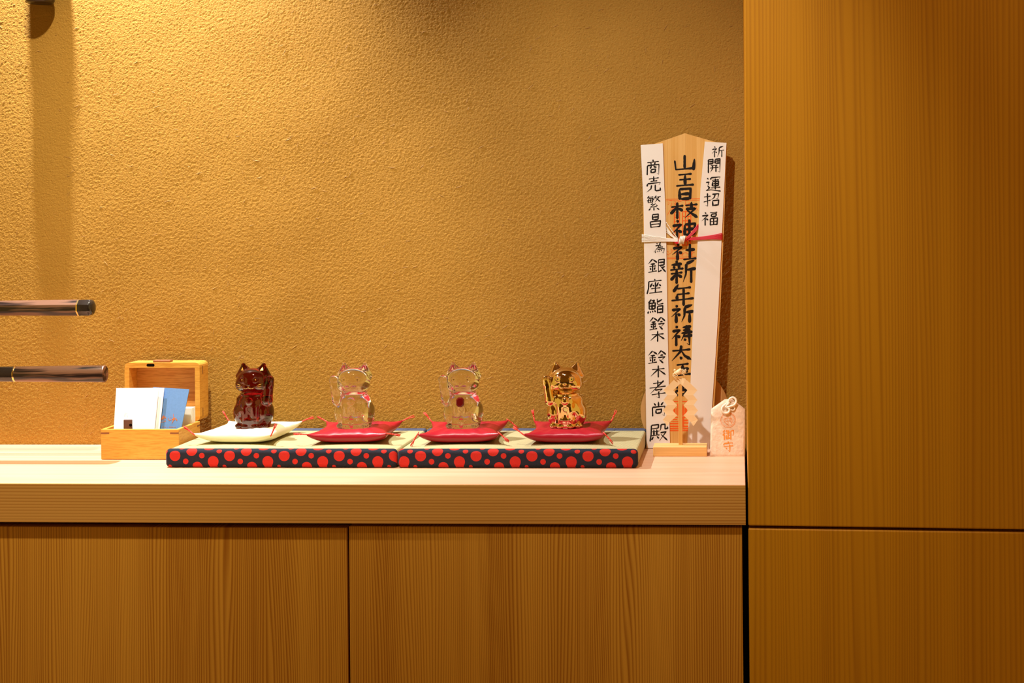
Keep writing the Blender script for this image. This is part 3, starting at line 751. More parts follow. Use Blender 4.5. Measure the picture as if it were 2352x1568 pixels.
b2 = BM(); b2.from_mesh(ME_L); bmesh.ops.reverse_faces(b2, faces=b2.faces); b2.to_mesh(ME_L); b2.free(); ME_L.shade_smooth()
def make_cat(px, py, me, mirror, mat, label, paint, eye, rz=0.0, medal=False, whiskers=True):
    p = at(px, py, CY0); z = MH + PAD
    r = root('lucky_cat_figurine', (p.x, CY0, z), label, 'figurine', 'beckoning cat figurines on cushions', rz=rz)
    me = me.copy(); me.materials.clear(); me.materials.append(mat)
    o = bpy.data.objects.new('body', me); COL.objects.link(o); o.parent = r
    for s in (-1, 1):
        bm = BM(); bmesh.ops.create_icosphere(bm, subdivisions=2, radius=1)
        q = on_cat([(s * .98, 7.35)], mirror, -0.02)[0]
        for v in bm.verts: v.co = q + Vector((v.co.x * .0011, v.co.y * .0005, v.co.z * .0013))
        part('eye', bm, eye, r, smooth=True, local=True)
        bm = BM()
        tri = on_cat([(s * 1.44 - .20, 8.62), (s * 1.44 + .20, 8.62), (s * 1.46, 9.08)], mirror, 0.015)
        prism(bm, tri, 0.0002, (0, 1, 0)); part('inner_ear', bm, paint, r, local=True)
    bm = BM()
    for s in (-1, 1):
        tube(bm, on_cat([(0, 6.38), (s * .05, 6.20), (s * .28, 6.06), (s * .6, 6.08), (s * .85, 6.20)], mirror), [.00022, .0003, .0003, .00028, .00015], 6)
    part('mouth', bm, paint, r, smooth=True, local=True)
    if whiskers:
        for s in (-1, 1):
            bm = BM()
            for k, (za, zb) in enumerate(((6.50, 6.74), (6.30, 6.40), (6.10, 6.04))):
                tube(bm, on_cat([(s * (1.15 + t * .75), za + (zb - za) * t) for t in (0, .33, .66, 1)], mirror, 0.01), [.0001, .0003, .00028, .0001], 6)
            part('whiskers', bm, paint, r, smooth=True, local=True)
    if medal:
        bm = BM(); c = (0, 4.05); y = surf(*c) * UY
        o8 = [(.28, .70), (.58, .38), (.58, -.38), (.28, -.70), (-.28, -.70), (-.58, -.38), (-.58, .38), (-.28, .70)]
        a = [bm.verts.new(((c[0] + u) * UX, y + 0.0005, (c[1] + w) * UZ)) for u, w in o8]
        b = [bm.verts.new(((c[0] + u) * UX, y - 0.0010, (c[1] + w) * UZ)) for u, w in o8]
        d = [bm.verts.new(((c[0] + u * .72) * UX, y - 0.0018, (c[1] + w * .72) * UZ)) for u, w in o8]
        bm.faces.new(a[::-1]); bm.faces.new(d)
        for i in range(8):
            j = (i + 1) % 8; bm.faces.new((a[i], a[j], b[j], b[i])); bm.faces.new((b[i], b[j], d[j], d[i]))
        part('medallion', bm, MT['ruby'], r, local=True, label='octagonal dark red medallion')
    return r
make_cat(583, 985, ME_L, True, MT['ruby_glass'], 'dark red glass beckoning cat on the white cushion', MT['gold_paint'], MT['gold_paint'])
make_cat(815, 985, ME_R, False, MT['clear'], 'clear crystal beckoning cat without medallion, second figurine from the wooden box', MT['brown_paint'], MT['brown_paint'])
make_cat(1065, 985, ME_N, False, MT['clear'], 'clear crystal beckoning cat with a dark red octagonal medallion', MT['brown_paint'], MT['brown_paint'], medal=True)
make_cat(1302, 985, ME_R, False, MT['gold'], 'polished golden beckoning cat at the right end of the row', MT['gold'], MT['dark_paint'])

# ================================================================== OPEN WOODEN BOX
BY0, BY1 = -0.131, -0.054
bx0, bx1 = at(231.5, 1010, BY0).x, at(410.5, 1010, BY0).x; bz = at(320, 985.5, BY0).z
box_r = root('wooden_box', ((bx0 + bx1) / 2, (BY0 + BY1) / 2, 0), 'small open oak box with raised lid, holding cards, left of the dark red figurine', 'box')
w = 0.005
for a in ((bx0, bx1, BY0, BY0 + w), (bx0, bx1, BY1 - w, BY1)):
    part('wall_board', bx(a[0], a[1], a[2], a[3], 0.0005, bz, 0.0008), MT['oak'], box_r)
for a in ((bx0, bx0 + w), (bx1 - w, bx1)):
    part('wall_board', bx(a[0], a[1], BY0 + w * 0.98, BY1 - w * 0.98, 0.0005, bz, 0.0006), MT['oak'], box_r)
part('bottom_board', bx(bx0 + w, bx1 - w, BY0 + w, BY1 - w, 0.001, 0.004), MT['oak_in'], box_r)
zk = at(320, 994.5, BY0).z
for a, b in ((bx0 - 0.0001, bx0 + 0.0125), (bx1 - 0.0125, bx1 + 0.0001)):
    part('corner_spline', bx(a, b, BY0 - 0.00012, BY0 + 0.003, zk - 0.0013, zk + 0.0012), MT['spline'], box_r)
part('corner_spline', bx(bx1 - 0.003, bx1 + 0.00012, BY0 + 0.0002, BY0 + 0.0115, zk - 0.0013, zk + 0.0012), MT['oak_in'], box_r)
part('corner_spline', bx(bx1 - 0.003, bx1 + 0.00012, BY1 - 0.0115, BY1, zk - 0.0013, zk + 0.0012), MT['spline'], box_r)
# lid standing open on the rear edge
def rrect(x0, x1, z0, z1, r, n=5):
    out = []
    for cx_, cz_, a0 in ((x1 - r, z1 - r, 0), (x0 + r, z1 - r, 90), (x0 + r, z0 + r, 180), (x1 - r, z0 + r, 270)):
        for k in range(n):
            a = R(a0 + 90 * k / (n - 1)); out.append((cx_ + r * math.cos(a), cz_ + r * math.sin(a)))
    return out
LY0, LY1 = BY1 - 0.0005, -0.0225
lx0, lx1 = bx0, bx1; lz0 = bz + 0.0004; lz1 = at(370, 832.5, LY0).z
ix0, ix1 = lx0 + 0.0072, lx1 - 0.0072; iz0, iz1 = lz0 + 0.0075, lz1 - 0.0078
lid_r = part('lid', None or BM(), MT['oak'], box_r)
bm = BM(); O = rrect(lx0, lx1, lz0, lz1, 0.0065); I = rrect(ix0, ix1, iz0, iz1, 0.001); n = len(O)
vo = [[bm.verts.new((x, y, z)) for x, z in O] for y in (LY0, LY1)]; vi = [[bm.verts.new((x, y, z)) for x, z in I] for y in (LY0, LY1 - 0.005)]
for k in range(n):
    j = (k + 1) % n
    bm.faces.new((vo[0][k], vo[0][j], vi[0][j], vi[0][k])); bm.faces.new((vo[0][k], vo[1][k], vo[1][j], vo[0][j]))
    bm.faces.new((vi[0][k], vi[0][j], vi[1][j], vi[1][k]))
bm.faces.new(vo[1]); bm.faces.new(vi[1][::-1])
bpy.data.objects.remove(lid_r)
lid = part('lid', bm, MT['oak'], box_r)
p = bx(ix0 + 0.0002, ix1 - 0.0002, LY1 - 0.0062, LY1 - 0.0045, iz0 + 0.0002, iz1 - 0.0002)
part('lid_panel', p, MT['oak_in'], lid, local=False)
for za in (lz0 + 0.006, lz1 - 0.018):
    part('lid_spline', bx(lx1 - 0.002, lx1 + 0.00015, LY0 + 0.010, LY0 + 0.0122, za, za + 0.012), MT['spline'], lid)
tb0, tb1 = at(349, 828, LY0).x, at(388, 828, LY0).x
part('finger_tab', bx(tb0, tb1, LY0 + 0.003, LY0 + 0.015, lz1 - 0.0005, lz1 + 0.0030, 0.0008), MT['spline'], lid)
hx0, hx1, hz = at(336.5, 838, LY0).x, at(355, 838, LY0).x, at(346, 838, LY0).z
bm = BM(); prism(bm, [Vector((x, LY0 - 0.0001, z)) for x, z in rrect(hx0, hx1, hz - 0.0023, hz + 0.0018, 0.0020)], 0.002, (0, 1, 0))
part('catch_slot', bm, MT['void'], lid)
for s in (0.28, 0.72):
    hx = bx0 + (bx1 - bx0) * s
    part('hinge', bx(hx - 0.008, hx + 0.008, BY1 - 0.002, BY1 + 0.0015, bz - 0.006, bz + 0.006, 0.0006), MT['brass'], box_r)
lx_, lx2 = at(285, 975, BY0 + .008).x, at(304.5, 975, BY0 + .008).x
la = part('latch_block', bx(lx_, lx2, BY0 + 0.0055, BY0 + 0.0085, bz - 0.012, at(295, 963.5, BY0 + .0055).z, 0.001), MT['latch'], box_r, label='small brown wooden catch')
bm = BM(); lathe(bm, [(0.0022, -0.0002), (0.0022, 0.001)], (at(299, 976, BY0 + .0055).x, BY0 + 0.0054, at(299, 976, BY0 + .0055).z), 'Z', 12)
for v in bm.verts:
    pass
T = Matrix.Translation((at(300, 976, BY0 + .0055).x, BY0 + 0.0056, at(300, 976, BY0 + .0055).z)) @ Matrix.Rotation(R(90), 4, 'X')
bm.free(); bm = BM(); lathe(bm, [(0.0020, -0.0004), (0.0020, 0.0006)], (0, 0, 0), 'Z', 14); bmesh.ops.transform(bm, matrix=T, verts=bm.verts)
part('catch_hole', bm, MT['void'], la)
# cards
def cardpoly(px, d, lean=13):
    p0 = (0, BY0 + 0.010 + d, 0.03); nn = (0, -math.cos(R(lean)), math.sin(R(lean)))
    return [atp(x, y, p0, nn) for x, y in px]
cn = Vector((0, math.cos(R(13)), -math.sin(R(13))))
rt = root('folded_card', (at(312, 1030, BY0 + .012).x, BY0 + 0.014, 0.005), 'white folded card leaning in front of the blue card in the oak box', 'card')
bm = BM(); prism(bm, cardpoly([(267, 891), (364.5, 890), (350, 1036), (258, 1036)], 0), 0.0008, cn); part('front_leaf', bm, MT['card'], rt)
bm = BM(); prism(bm, cardpoly([(300, 891.5), (377.3, 890.3), (361, 1036), (290, 1036)], 0.0035), 0.0008, cn); part('back_leaf', bm, MT['card'], rt)
V, Fc = [], []
pl = lambda x, y: cardpoly([(x, y)], -0.00015)[0]
for s in ([(286, 951), (293, 949)], [(288, 947), (286, 957)], [(291, 952), (293, 958)]): stroke(V, Fc, s, 0.9, pl)
part('print', (V, [], Fc), plain('grey_print', (0.45, 0.45, 0.45), 0.6), rt)
rt = root('blue_card', (at(400, 1030, BY0 + .02).x, BY0 + 0.022, 0.005), 'blue card with copper brush lettering in the oak box', 'card')
bm = BM(); prism(bm, cardpoly([(352, 888.5), (434.7, 893.5), (407.5, 1026), (340, 1026)], 0.0075), 0.0012, cn); part('sheet', bm, MT['blue'], rt)
V, Fc = [], []
pl = lambda x, y: cardpoly([(x, y)], 0.0073)[0]
for s, ww in (([(386, 960), (388.5, 965.5), (394, 963.5), (399, 960)], 2.0), ([(398, 949.5), (398.5, 956), (400, 962)], 1.2), ([(399, 960), (397, 968), (393.5, 974)], 2.2),
          ([(402, 957.5), (400.5, 965)], 2.2), ([(404, 960), (406.5, 966)], 2.0), ([(392, 957), (393.5, 959.5)], 1.2),
          ([(370, 956), (371, 963)], 2.4), ([(376.5, 953), (375, 962)], 2.6), ([(370, 960), (381, 959)], 1.6), ([(378, 956), (381.5, 961)], 1.8), ([(369, 963.5), (381, 964.5)], 1.5),
          ([(368.5, 969.5), (374, 969), (381, 967)], 1.8), ([(373, 955), (373.5, 963)], 1.5)): stroke(V, Fc, s, ww, pl)
for x in (373, 376, 379.5, 389, 391, 393.5, 396, 399, 401.5): stroke(V, Fc, [(x, 979.3), (x + 1.6, 981.3)], 1.6, pl)
stroke(V, Fc, [(383, 980.3), (387, 980.3)], 0.8, pl)
part('lettering', (V, [], Fc), MT['copper'], rt)
rt = root('card_stack', (at(428, 1000, -0.075).x, -0.070, 0.005), 'small stack of white cards standing at the right end of the oak box', 'cards')
xa = at(439.8, 950, -0.078).x; zt_ = at(430, 936.5, -0.078).z
for k in range(5):
    zz = zt_ - random.uniform(0, 0.0006)
    part('card', bx(xa - 0.055 - random.uniform(0, 0.001), xa - k * 0.0006 * 0 - random.uniform(0, 0.0004), -0.0792 + k * 0.0032, -0.0792 + k * 0.0032 + 0.0026, 0.0042, zz, 0.0002, 1), MT['card'], rt)

# ================================================================== KNIVES WITH WOODEN HANDLES
def make_knife(px1, pytop, pybot, Y, label, kind):
    c1 = at(px1, (pytop + pybot) / 2, Y); rad = (pybot - pytop) / 2 / (F / (Y - CAM.y))
    x1 = c1.x; z = c1.z
    r = root('knife', (x1 - 0.15, Y, z), label, 'knife', 'knives resting on the rack')
    def rod(name, xa, xb, ra, rb, mat, dome=False, lab=None):
        bm = BM(); seg = 8 if kind == 'oct' else 24
        prof = [(ra, xa), (rb, xb)]
        if dome: prof = [(ra, xa), (rb, xb - 0.006), (rb * 0.93, xb - 0.003), (rb * 0.72, xb - 0.0008), (rb * 0.35, xb)]
        elif kind != 'oct': prof = [(ra, xa), (rb, xb - 0.0012), (rb * 0.95, xb)]
        rings = []
        for rr, x in prof:
            ring = []
            for k in range(seg):
                a = 2 * math.pi * (k + 0.5) / seg; sc = 1 / math.cos(math.pi / 8) if kind == 'oct' else 1.0
                yy, zz = rr * sc * math.cos(a), rr * sc * math.sin(a)
                if kind != 'oct': yy *= 0.82; zz = max(zz, -rr * 0.97)
                else: yy *= 0.9
                ring.append(bm.verts.new((x, Y + yy, z + zz)))
            rings.append(ring)
        for a, b in zip(rings, rings[1:]):
            for k in range(seg): bm.faces.new((a[k], a[(k + 1) % seg], b[(k + 1) % seg], b[k]))
        bm.faces.new(rings[0][::-1]); bm.faces.new(rings[-1])
        return part(name, bm, mat, r, smooth=kind != 'oct', auto=R(35), label=lab)
    if kind == 'oct':
        xc = at(184.5, 700, Y).x; xl = at(2, 700, Y).x
        rod('handle', xl + 0.0005, xc - 0.0022, rad * 0.93, rad, MT['rosewood'], lab='figured brown octagonal wood')
        rod('spacer', xc - 0.0022, xc, rad * 1.005, rad * 1.005, MT['brass'])
        rod('end_cap', xc, x1, rad, rad, MT['horn'], dome=True, lab='black horn end cap')
        rod('collar', xl - 0.03, xl + 0.0005, rad * 0.90, rad * 0.93, MT['horn'])
        xs = xl - 0.03
    else:
        xc = at(38, 860, Y).x; xl = at(-40, 860, Y).x
        rod('handle', xc, x1, rad * 0.90, rad, MT['rosewood'], lab='dark round wood with a flat end')
        rod('spacer', xc - 0.0025, xc, rad * 0.905, rad * 0.905, MT['brass'])
        rod('collar', xl, xc - 0.0025, rad * 0.86, rad * 0.90, MT['horn'], lab='black horn collar')
        xs = xl
    bm = BM(); hh = rad * 0.8
    pts = [(xs - 0.28, z - hh * 0.2), (xs - 0.25, z + hh * 0.75), (xs, z + hh * 0.6), (xs, z - hh * 0.7), (xs - 0.02, z - hh * 1.05), (xs - 0.26, z - hh * 0.9)]
    prism(bm, [Vector((a, Y - 0.0015, b)) for a, b in pts], 0.003, (0, 1, 0))
    part('blade', bm, MT['steel'], r)
    return z, rad
KY = -0.14
z1, r1 = make_knife(216, 687.5, 724.5, KY, 'upper knife with octagonal figured wooden handle and black horn end', 'oct')
z2, r2 = make_knife(242, 838, 878.5, KY, 'lower knife with round dark wooden handle and flat end', 'round')
rk = root('knife_rack', (-1.30, KY, 0), 'dark wooden knife rack at the left edge of the counter', 'rack')
xf = at(-6, 1005, -0.06).x
for xx in (-1.16, -1.38):
    bm = BM(); box(bm, xx - 0.008, xx + 0.008, KY + 0.012, KY + 0.030, 0.012, z1 + 0.06, 0.002)
    part('post', bm, MT['rosewood'], rk)
    for zz, rr in ((z1, r1), (z2, r2)):
        part('arm', bx(xx - 0.006, xx + 0.006, KY - 0.022, KY + 0.014, zz - rr * 0.8 - 0.012, zz - rr * 0.8 - 0.0005, 0.0015), MT['rosewood'], rk)
part('base_board', bx(-1.42, -1.125, KY - 0.045, KY + 0.045, 0.0, 0.012, 0.002), MT['rosewood'], rk)

# ================================================================== BRONZE HANGING VASE at the top left
vy = -0.0235; vc = at(92, 8, vy); vr = 0.0205
vz = root('hanging_vase', (vc.x, vy, vc.z), 'dark bronze hanging flower vase on the wall, only its foot in view at top left', 'vase')
bm = BM(); lathe(bm, [(vr * .80, 0), (vr * .92, .001), (vr, .004), (vr * 1.0, .011), (vr * .95, .013), (vr * .97, .08), (vr * 1.05, .14), (vr * 1.15, .147), (vr * 1.0, .150), (vr * .8, .149)], vc, 'Z', 40)
part('vase_body', bm, MT['bronze'], vz, smooth=True, auto=R(40))
bm = BM(); tube(bm, [Vector((vc.x, vy + vr * 0.9, vc.z + 0.125)), Vector((vc.x, -0.012, vc.z + 0.13)), Vector((vc.x, 0.004, vc.z + 0.13))], 0.0035, 8)
part('wall_peg', bm, MT['bronze'], vz, smooth=True)

# ================================================================== PRAYER PLAQUE
LEAN = 0.018
def plane_o(d): return (0, -0.035 + d, 0), Vector((0, -math.cos(LEAN), math.sin(LEAN)))
def po(px, py, d=0.0):
    p, n_ = plane_o(d); return atp(px, py, p, n_)
NB = Vector((0, math.cos(LEAN), -math.sin(LEAN)))
pq = root('prayer_plaque', (po(1560, 1028).x, -0.03, 0), 'tall pointed wooden prayer plaque wrapped in white paper with black brush writing', 'plaque')
bm = BM(); prism(bm, [po(x, y, .0022) for x, y in [(1573, 306), (1669.5, 333.5), (1662, 539), (1655, 702), (1647, 828), (1634.5, 1029), (1487, 1027), (1474.5, 340)]], 0.0085, NB)
part('pointed_board', bm, MT['board'], pq)
PL = [(1471.6, 333), (1522.3, 329), (1530, 539), (1532.8, 702), (1534.3, 790), (1538.6, 1014), (1539, 1029.5), (1485, 1028.5), (1482, 828), (1480, 606), (1478.5, 481)]
PR = [(1618.9, 325), (1668.6, 328), (1666.7, 365), (1658, 539), (1650.5, 702), (1642.8, 828), (1635.5, 933), (1629.5, 1031), (1578, 1030), (1581, 981), (1586, 876), (1593, 712), (1603.6, 537), (1609, 433)]
for pp, lab in ((PL, 'left paper wrap'), (PR, 'right paper wrap')):
    bm = BM(); prism(bm, [po(x, y, 0) for x, y in pp], 0.0015, NB); part('paper_wrap', bm, MT['paper'], pq)
# writing
main = [('yama', 1541, 1604, 354, 395), ('ou', 1549, 1598, 396, 430), ('hi', 1549, 1597, 431, 460), ('eda', 1540, 1605, 463, 503), ('kami', 1541, 1600, 503, 556),
        ('yashiro', 1542, 1601, 558, 599), ('shin', 1538, 1600, 597, 652), ('nen', 1541, 1595, 652, 703), ('inori', 1540, 1595, 699, 743), ('tou', 1541, 1592, 746, 796),
        ('tai', 1541, 1589, 792, 829), ('tama', 1550, 1588, 833, 864), ('kushi', 1547, 1580, 873, 917)]
for it in main:
    V, Fc = write([it], lambda x, y: po(x, y, .0022 - .0002), 6.4); part('brush_character', (V, [], Fc), MT['ink'], pq)
left = [('shou', 1483, 1517, 366, 402), ('bai', 1484, 1519, 404, 441), ('han', 1485, 1519, 448, 484, 2.6), ('masa', 1489, 1521, 491, 523), ('tame', 1501, 1528, 556, 582, 2.5),
        ('gin', 1488, 1530, 594, 627), ('za', 1486, 1522, 640, 675), ('sushi', 1488, 1525, 686, 721), ('suzu', 1491, 1528, 728, 759), ('ki', 1493, 1528, 760, 785),
        ('suzu', 1488, 1530, 805, 836), ('ki', 1494, 1530, 839, 867), ('kou', 1491, 1531, 873, 916), ('hisa', 1495, 1530, 922, 956), ('dono', 1493, 1534, 973, 1013)]
right = [('inori', 1634, 1664, 335, 362, 2.6), ('kai', 1624.5, 1655.5, 364.5, 397), ('un', 1621, 1656, 406, 441), ('sho', 1616, 1653, 443, 475), ('fuku', 1610, 1650, 486, 519)]
for it in left + right:
    V, Fc = write([it], lambda x, y: po(x, y, -.0002), 3.3); part('brush_character', (V, [], Fc), MT['ink'], pq)
# vermilion seals printed on the board
V, Fc = [], []; ps = lambda x, y: po(x, y, .0022 - .0001)
def sl(pts, w_=1.1, kind='down'): stroke(V, Fc, pts, w_ * 1.35, ps, kind)
sl([(1529.5, 457.5), (1608, 456)]); sl([(1531.5, 594), (1600, 593)]); sl([(1531.5, 590.5), (1600, 589.5)], 0.7); sl([(1529.5, 461), (1608, 459.5)], 0.7)
rs = random.Random(5)
for k in range(44):                                     # wing and cloud linework above and below the seal script
    top = k < 26
    x = rs.uniform(1531, 1596); y = rs.uniform(462, 482) if top else rs.uniform(572, 588); r_ = rs.uniform(3.5, 8); a0 = rs.uniform(0, 6)
    arc = [(min(x + r_ * math.cos(a0 + t * 0.5), 1605), y + r_ * 0.8 * math.sin(a0 + t * 0.5)) for t in range(5)]
    sl(arc, 0.8)
for x in (1549, 1556.5, 1561, 1568, 1574.5, 1580.5, 1587): sl([(x, 484 + rs.uniform(0, 5)), (x - 1.5, 563)], 1.6)
for y in (488, 499, 509, 521, 533, 546, 556, 565):
    sl([(1549, y), (1560, y - .3)], 1.5); sl([(1567, y - 2), (1586, y - 2.4)], 1.5)
sl([(1533, 494), (1538, 484), (1545, 480)], .8); sl([(1604, 484), (1598, 474), (1590, 470)], .8)
part('seal_print', (V, [], Fc), MT['seal'], pq, label='vermilion seal with fine linework')
V, Fc = [], []
# lower seal, straight seal-script bars
for y, xa_, xb_, w_ in ((922, 1546, 1581, 1.8), (930, 1553, 1561, 2.2), (930, 1567, 1579, 2.2), (958, 1548, 1558, 2), (963, 1543, 1556, 2), (968, 1541, 1560, 1.6), (972.5, 1538.5, 1560, 2.6), (979, 1538.5, 1560, 2.8), (984.2, 1538.5, 1582, 2.2), (988.6, 1538.5, 1581, 2.2),
                       (958, 1567, 1575, 2.6), (965, 1567, 1580, 3), (971, 1567, 1582, 2.6), (979, 1567, 1582, 2.8)): sl([(xa_, y), (xb_, y)], w_)
for x, ya, yb, w_ in ((1549, 938, 950, 3), (1557, 926, 954, 2.2), (1553, 936, 952, 1.6), (1569, 932, 955, 3.4), (1574, 936, 952, 3.0), (1577, 938, 950, 1.5), (1569, 956, 982, 3)): sl([(x, ya), (x, yb)], w_)
part('seal_print', (V, [], Fc), MT['seal'], pq, label='square vermilion seal')
# paper cords
def cord(name, strands, mat, r=0.00055):
    bm = BM()
    for s in strands: tube(bm, catmull([po(x, y, d) for x, y, d in s], 4), r, 6)
    return part(name, bm, mat, pq, smooth=True)
ws = []
for k in range(7):
    y0 = 539 + k * 2.7; ws.append([(1475.5, y0, .011), (1475.2, y0, .003), (1477, y0, -.0012), (1500, 543 + k * 1.9, -.0016), (1535, 547.5 + k * 1.1, -.0018), (1558, 549 + k * .9, -.003)])
cord('white_cord', ws, MT['white_cord'])
ws = [[(1530, 510, .001), (1541, 527, -.001), (1558, 549, -.003)], [(1530.5, 525, .001), (1541, 537, -.0012), (1558, 550, -.003)], [(1531, 529, .001), (1543, 541, -.0012), (1558, 551, -.003)],
      [(1531, 533, .001), (1543, 543, -.0012), (1557, 552, -.003)], [(1530.5, 521, .001), (1543, 538, -.001), (1557, 550, -.0025)]]
cord('white_cord', ws, MT['white_cord'])
wr2 = []
for k in range(7):
    y0 = 536.2 + k * 2.2; wr2.append([(1575, 547 + k * .8, -.003), (1600, 545 + k * .9, -.0018), (1632, 541 + k * 1.3, -.0016), (1656, y0, -.0014), (1659.3, y0, .003), (1659.3, y0, .011)])
cord('red_cord', wr2, MT['red_cord'])
wr2 = [[(1548 + k, 555 + k * 1.0, -.002), (1558, 556 + k * .6, -.0035), (1574, 549 + k * .7, -.004), (1588 + k * .6, 534 + k * 1.2, -.003), (1604, 514.5 + k * 2.3, .001)] for k in range(5)]
cord('red_cord', wr2, MT['red_cord'])
bm = BM()
for k in range(4):
    x = 1562.2 + k * 3.2
    tube(bm, catmull([po(x + 1.5, 543.5 - k * .4, -.001), po(x + 1.2, 545 - k * .4, -.0055), po(x - .6, 552, -.0065), po(x - 1.6, 558 - k * .5, -.0050), po(x - 1.6, 560 - k * .5, -.001)], 4), 0.00105, 6)
part('cord_knot', bm, MT['white_cord'], pq, smooth=True)

# round disc behind the plaque
dc = at(1573, 944, -0.0125); dr = 101.4 / (F / (-0.0125 - CAM.y))
dk = root('round_board', (dc.x, -0.011, 0), 'round pale wooden board standing behind the prayer plaque', 'board')
bm = BM(); pts = []
for k in range(96):
    a = 2 * math.pi * k / 96; x, z = dc.x + dr * math.cos(a), dc.z + dr * math.sin(a)
    pts.append(Vector((x, -0.0155, max(z, 0.0))))
q = []; 
for p_ in pts:
    if not q or (p_ - q[-1]).length > 1e-4: q.append(p_)
prism(bm, q, 0.009, (0, 1, 0)); part('disc', bm, MT['disc'], dk)

# ================================================================== PAPER STREAMER STAND
gy0, gy1 = -0.100, -0.066
sx0, sx1 = at(1500, 1040, gy0).x, at(1623.5, 1040, gy0).x; sz = at(1560, 1026.3, gy0).z
gh = root('paper_streamer_stand', ((sx0 + sx1) / 2, (gy0 + gy1) / 2, 0), 'cut cream paper streamers on a short stick in a wooden block, before the plaque', 'ornament')
part('base_block', bx(sx0, sx1, gy0, gy1, 0.0, sz, 0.0006), MT['pale'], gh)
GY = -0.083
g = lambda zx, zy, oy=820: (1500 + zx / 11.2, oy + zy / 11.2)
a_, b_ = at(1558.2, 950, GY + .002).x, at(1567.2, 950, GY + .002).x
part('stick', bx(a_, b_, GY + 0.0005, GY + 0.0055, sz - 0.004, at(1562, 881.5, GY).z, 0.0005), MT['board'], gh)
outer = [(640, 535), (570, 548), (265, 850), (370, 970), (265, 1100), (360, 1230), (250, 1370), (350, 1490), (248, 1612), (365, 1770)]
inner = [(702, 690), (645, 735), (520, 850), (628, 980), (500, 1110), (620, 1235), (500, 1370), (620, 1500), (425, 1672), (415, 1700)]
for s in (1, -1):
    V, Fc = [], []
    def gp(zx, zy, d):
        x, y = g(702 + (zx - 702) * s, zy); return at(x, y, GY + d)
    # strip folded zigzag: each leaf alternately a little forward and back
    for layer in (0.0, 0.0004):
        b0 = len(V)
        for i, (o_, i_) in enumerate(zip(outer, inner)):
            d = -0.0005 * (i % 2) + layer; V.append(gp(*o_, d)); V.append(gp(*i_, d + 0.0002))
        for i in range(len(outer) - 1):
            q = (b0 + 2 * i, b0 + 2 * i + 1, b0 + 2 * i + 3, b0 + 2 * i + 2); Fc.append(q if layer == 0 else q[::-1])
    n2 = 2 * len(outer)
    for i in range(len(outer) - 1):
        Fc.append((2 * i, 2 * i + 2, n2 + 2 * i + 2, n2 + 2 * i)); Fc.append((2 * i + 1, n2 + 2 * i + 1, n2 + 2 * i + 3, 2 * i + 3))
    part('zigzag_streamer', (V, [], Fc), MT['cream'], gh)
bm = BM()
gq = lambda zx, zy, d=0.0: at(*g(zx, zy), GY + d)
prism(bm, [gq(x, y, .0004) for x, y in [(600, 545), (640, 535), (702, 520), (764, 535), (804, 545), (790, 640), (752, 688), (652, 688), (614, 640)]], 0.0008, (0, 1, 0))
part('gathered_top', bm, MT['cream'], gh)
bm = BM()
for c, rr, th in (((560, 335), 32, .0007), ((660, 385), 78, .0035), ((600, 400), 60, .002), ((700, 330), 45, .0025)):
    bmesh.ops.create_icosphere(bm, subdivisions=2, radius=1.0, matrix=Matrix.Translation(gq(*c, -.002)) @ Matrix.Diagonal((rr / 11.2 / 1600, max(th, .0015), rr / 11.2 / 1600 * 0.92, 1)))
tube(bm, catmull([gq(640, 500, -.003), (gq(540, 470, -.0035)), gq(515, 430, -.003), gq(570, 420, -.0035), gq(640, 490, -.004)], 4), 0.0006, 6)
tube(bm, catmull([gq(600, 560, -.003), (gq(530, 500, -.0035)), gq(512, 455, -.003)], 4), 0.0007, 6)
for e in ((850, 300), (862, 330), (855, 375), (800, 310), (760, 300)): tube(bm, [gq(720, 440, -.002), gq((720 + e[0]) / 2 + 6, (440 + e[1]) / 2, -.003), gq(*e, -.0025)], 0.00055, 5)
for e in ((830, 470), (790, 455), (850, 520)): tube(bm, [gq(700, 380, -.002), gq(*e, -.003)], 0.0005, 5)
part('paper_bow', bm, MT['cream'], gh, smooth=True)

# ================================================================== CLOTH AMULET
LA = 0.30
def am(px, py, d=0.0): return atp(px, py, (0, -0.0985 + d, 0), (0, -math.cos(LA), math.sin(LA)))
NA = Vector((0, math.cos(LA), -math.sin(LA)))
om = root('cloth_amulet', (am(1672, 1049).x, -0.09, 0), 'cream brocade amulet pouch with white knotted cord, leaning at the right end of the counter', 'amulet')
outline = [(1633.5, 938.5), (1664.5, 916.5), (1681, 915.5), (1711.5, 939), (1712, 990), (1711.5, 1049.8), (1670, 1050.2), (1630.5, 1048.5), (1632, 990)]
bm = BM()
c = Vector((0, 0, 0))
ctr = (1672, 985)
rings = []
for k, (sc, dd) in enumerate(((1.0, .0034), (0.985, .0015), (0.94, .0004), (0.86, 0.0), (0.6, -0.0002))):
    rings.append([bm.verts.new(am(ctr[0] + (x - ctr[0]) * sc, ctr[1] + (y - ctr[1]) * (1 - (1 - sc) * 0.8), dd)) for x, y in outline])
for a, b in zip(rings, rings[1:]):
    for k in range(len(a)): bm.faces.new((a[k], a[(k + 1) % len(a)], b[(k + 1) % len(a)], b[k]))
bm.faces.new(rings[-1])
bk = [bm.verts.new(am(ctr[0] + (x - ctr[0]) * .98, y, .0055)) for x, y in outline]
for k in range(len(bk)): j = (k + 1) % len(bk); bm.faces.new((rings[0][j], rings[0][k], bk[k], bk[j]))
bm.faces.new(bk[::-1])
part('pouch', bm, MT['brocade'], om, smooth=True, auto=R(50))
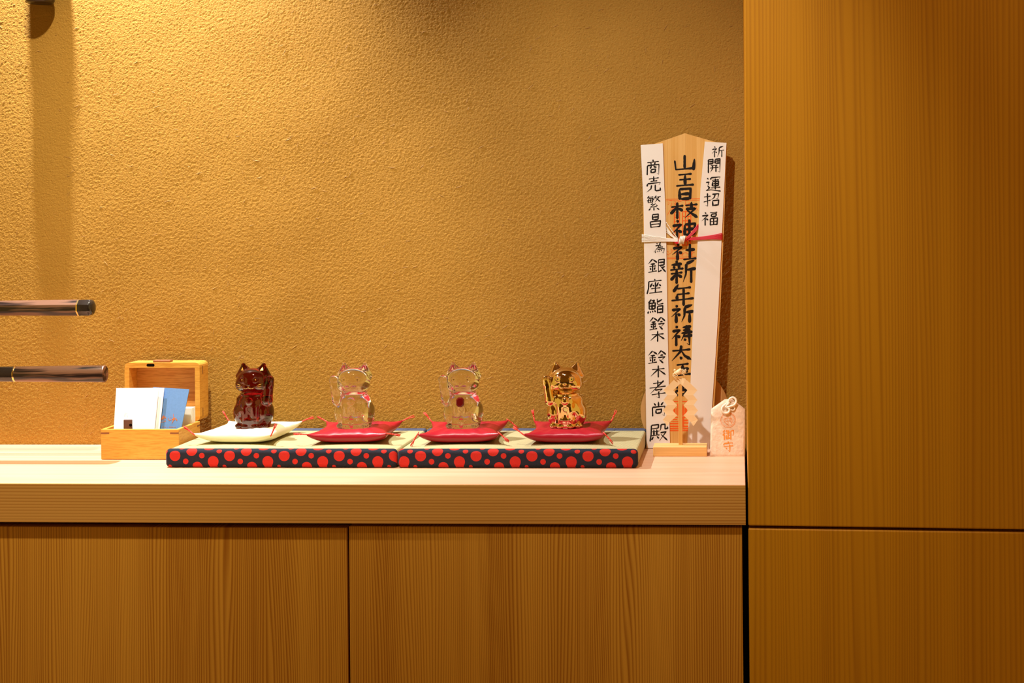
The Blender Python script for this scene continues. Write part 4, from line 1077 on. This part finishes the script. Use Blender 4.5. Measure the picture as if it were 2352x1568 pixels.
V, Fc = write([('go', 1660, 1685.5, 986, 1010, 2.8), ('mamo', 1660, 1685, 1013, 1037.5, 2.9)], lambda x, y: am(x, y, -.0005), 2.8)
pa = lambda x, y: am(x, y, -.0005)
ring_ = lambda cx_, cy_, r_, n=20: [(cx_ + r_ * math.cos(2 * math.pi * t / n), cy_ + r_ * math.sin(2 * math.pi * t / n)) for t in range(n + 1)]
stroke(V, Fc, ring_(1672.2, 964.5, 17), 1.5, pa, 'flat'); stroke(V, Fc, ring_(1672.2, 964.5, 14.6), 0.6, pa, 'flat')
for s in ([(1661, 962), (1664, 969), (1669, 974), (1675, 977)], [(1663, 966), (1667, 972), (1673, 974)], [(1665, 958), (1664, 966)], [(1668, 956), (1667, 967)], [(1671, 955), (1671, 968), (1674, 972)],
          [(1674, 954), (1675, 966)], [(1678, 956), (1677, 968)], [(1681, 959), (1679, 971)], [(1684, 962), (1680, 973)], [(1664, 962), (1672, 959), (1682, 962)], [(1666, 968), (1674, 966), (1681, 969)]):
    stroke(V, Fc, s, 1.1, pa, 'flat')
part('embroidery', (V, [], Fc), MT['orange'], om)
oz = lambda zx, zy, d: am(1620 + zx / 15.68, 900 + zy / 15.68, d)
bm = BM()
def loop(pts, r_=0.0013): tube(bm, catmull([oz(*p_) for p_ in pts], 5), r_, 8)
loop([(830, 420, -.002), (870, 260, -.0035), (985, 195, -.004), (1085, 250, -.004), (1110, 360, -.004), (1040, 470, -.0045), (900, 520, -.005), (770, 560, -.004)], .0016)
loop([(860, 400, -.002), (760, 430, -.003), (640, 520, -.0035), (595, 640, -.0035), (650, 740, -.0035), (750, 765, -.0035), (850, 720, -.004), (870, 620, -.0045), (800, 560, -.004)], .0016)
loop([(800, 500, -.0015), (900, 545, -.0025), (1000, 510, -.002), (1060, 580, -.002), (1020, 655, -.002), (920, 640, -.002), (850, 580, -.003)], .0011)
loop([(860, 300, -.001), (850, 400, -.003), (780, 470, -.004), (720, 560, -.004)], .0012)
part('cord_bow', bm, MT['knot'], om, smooth=True)
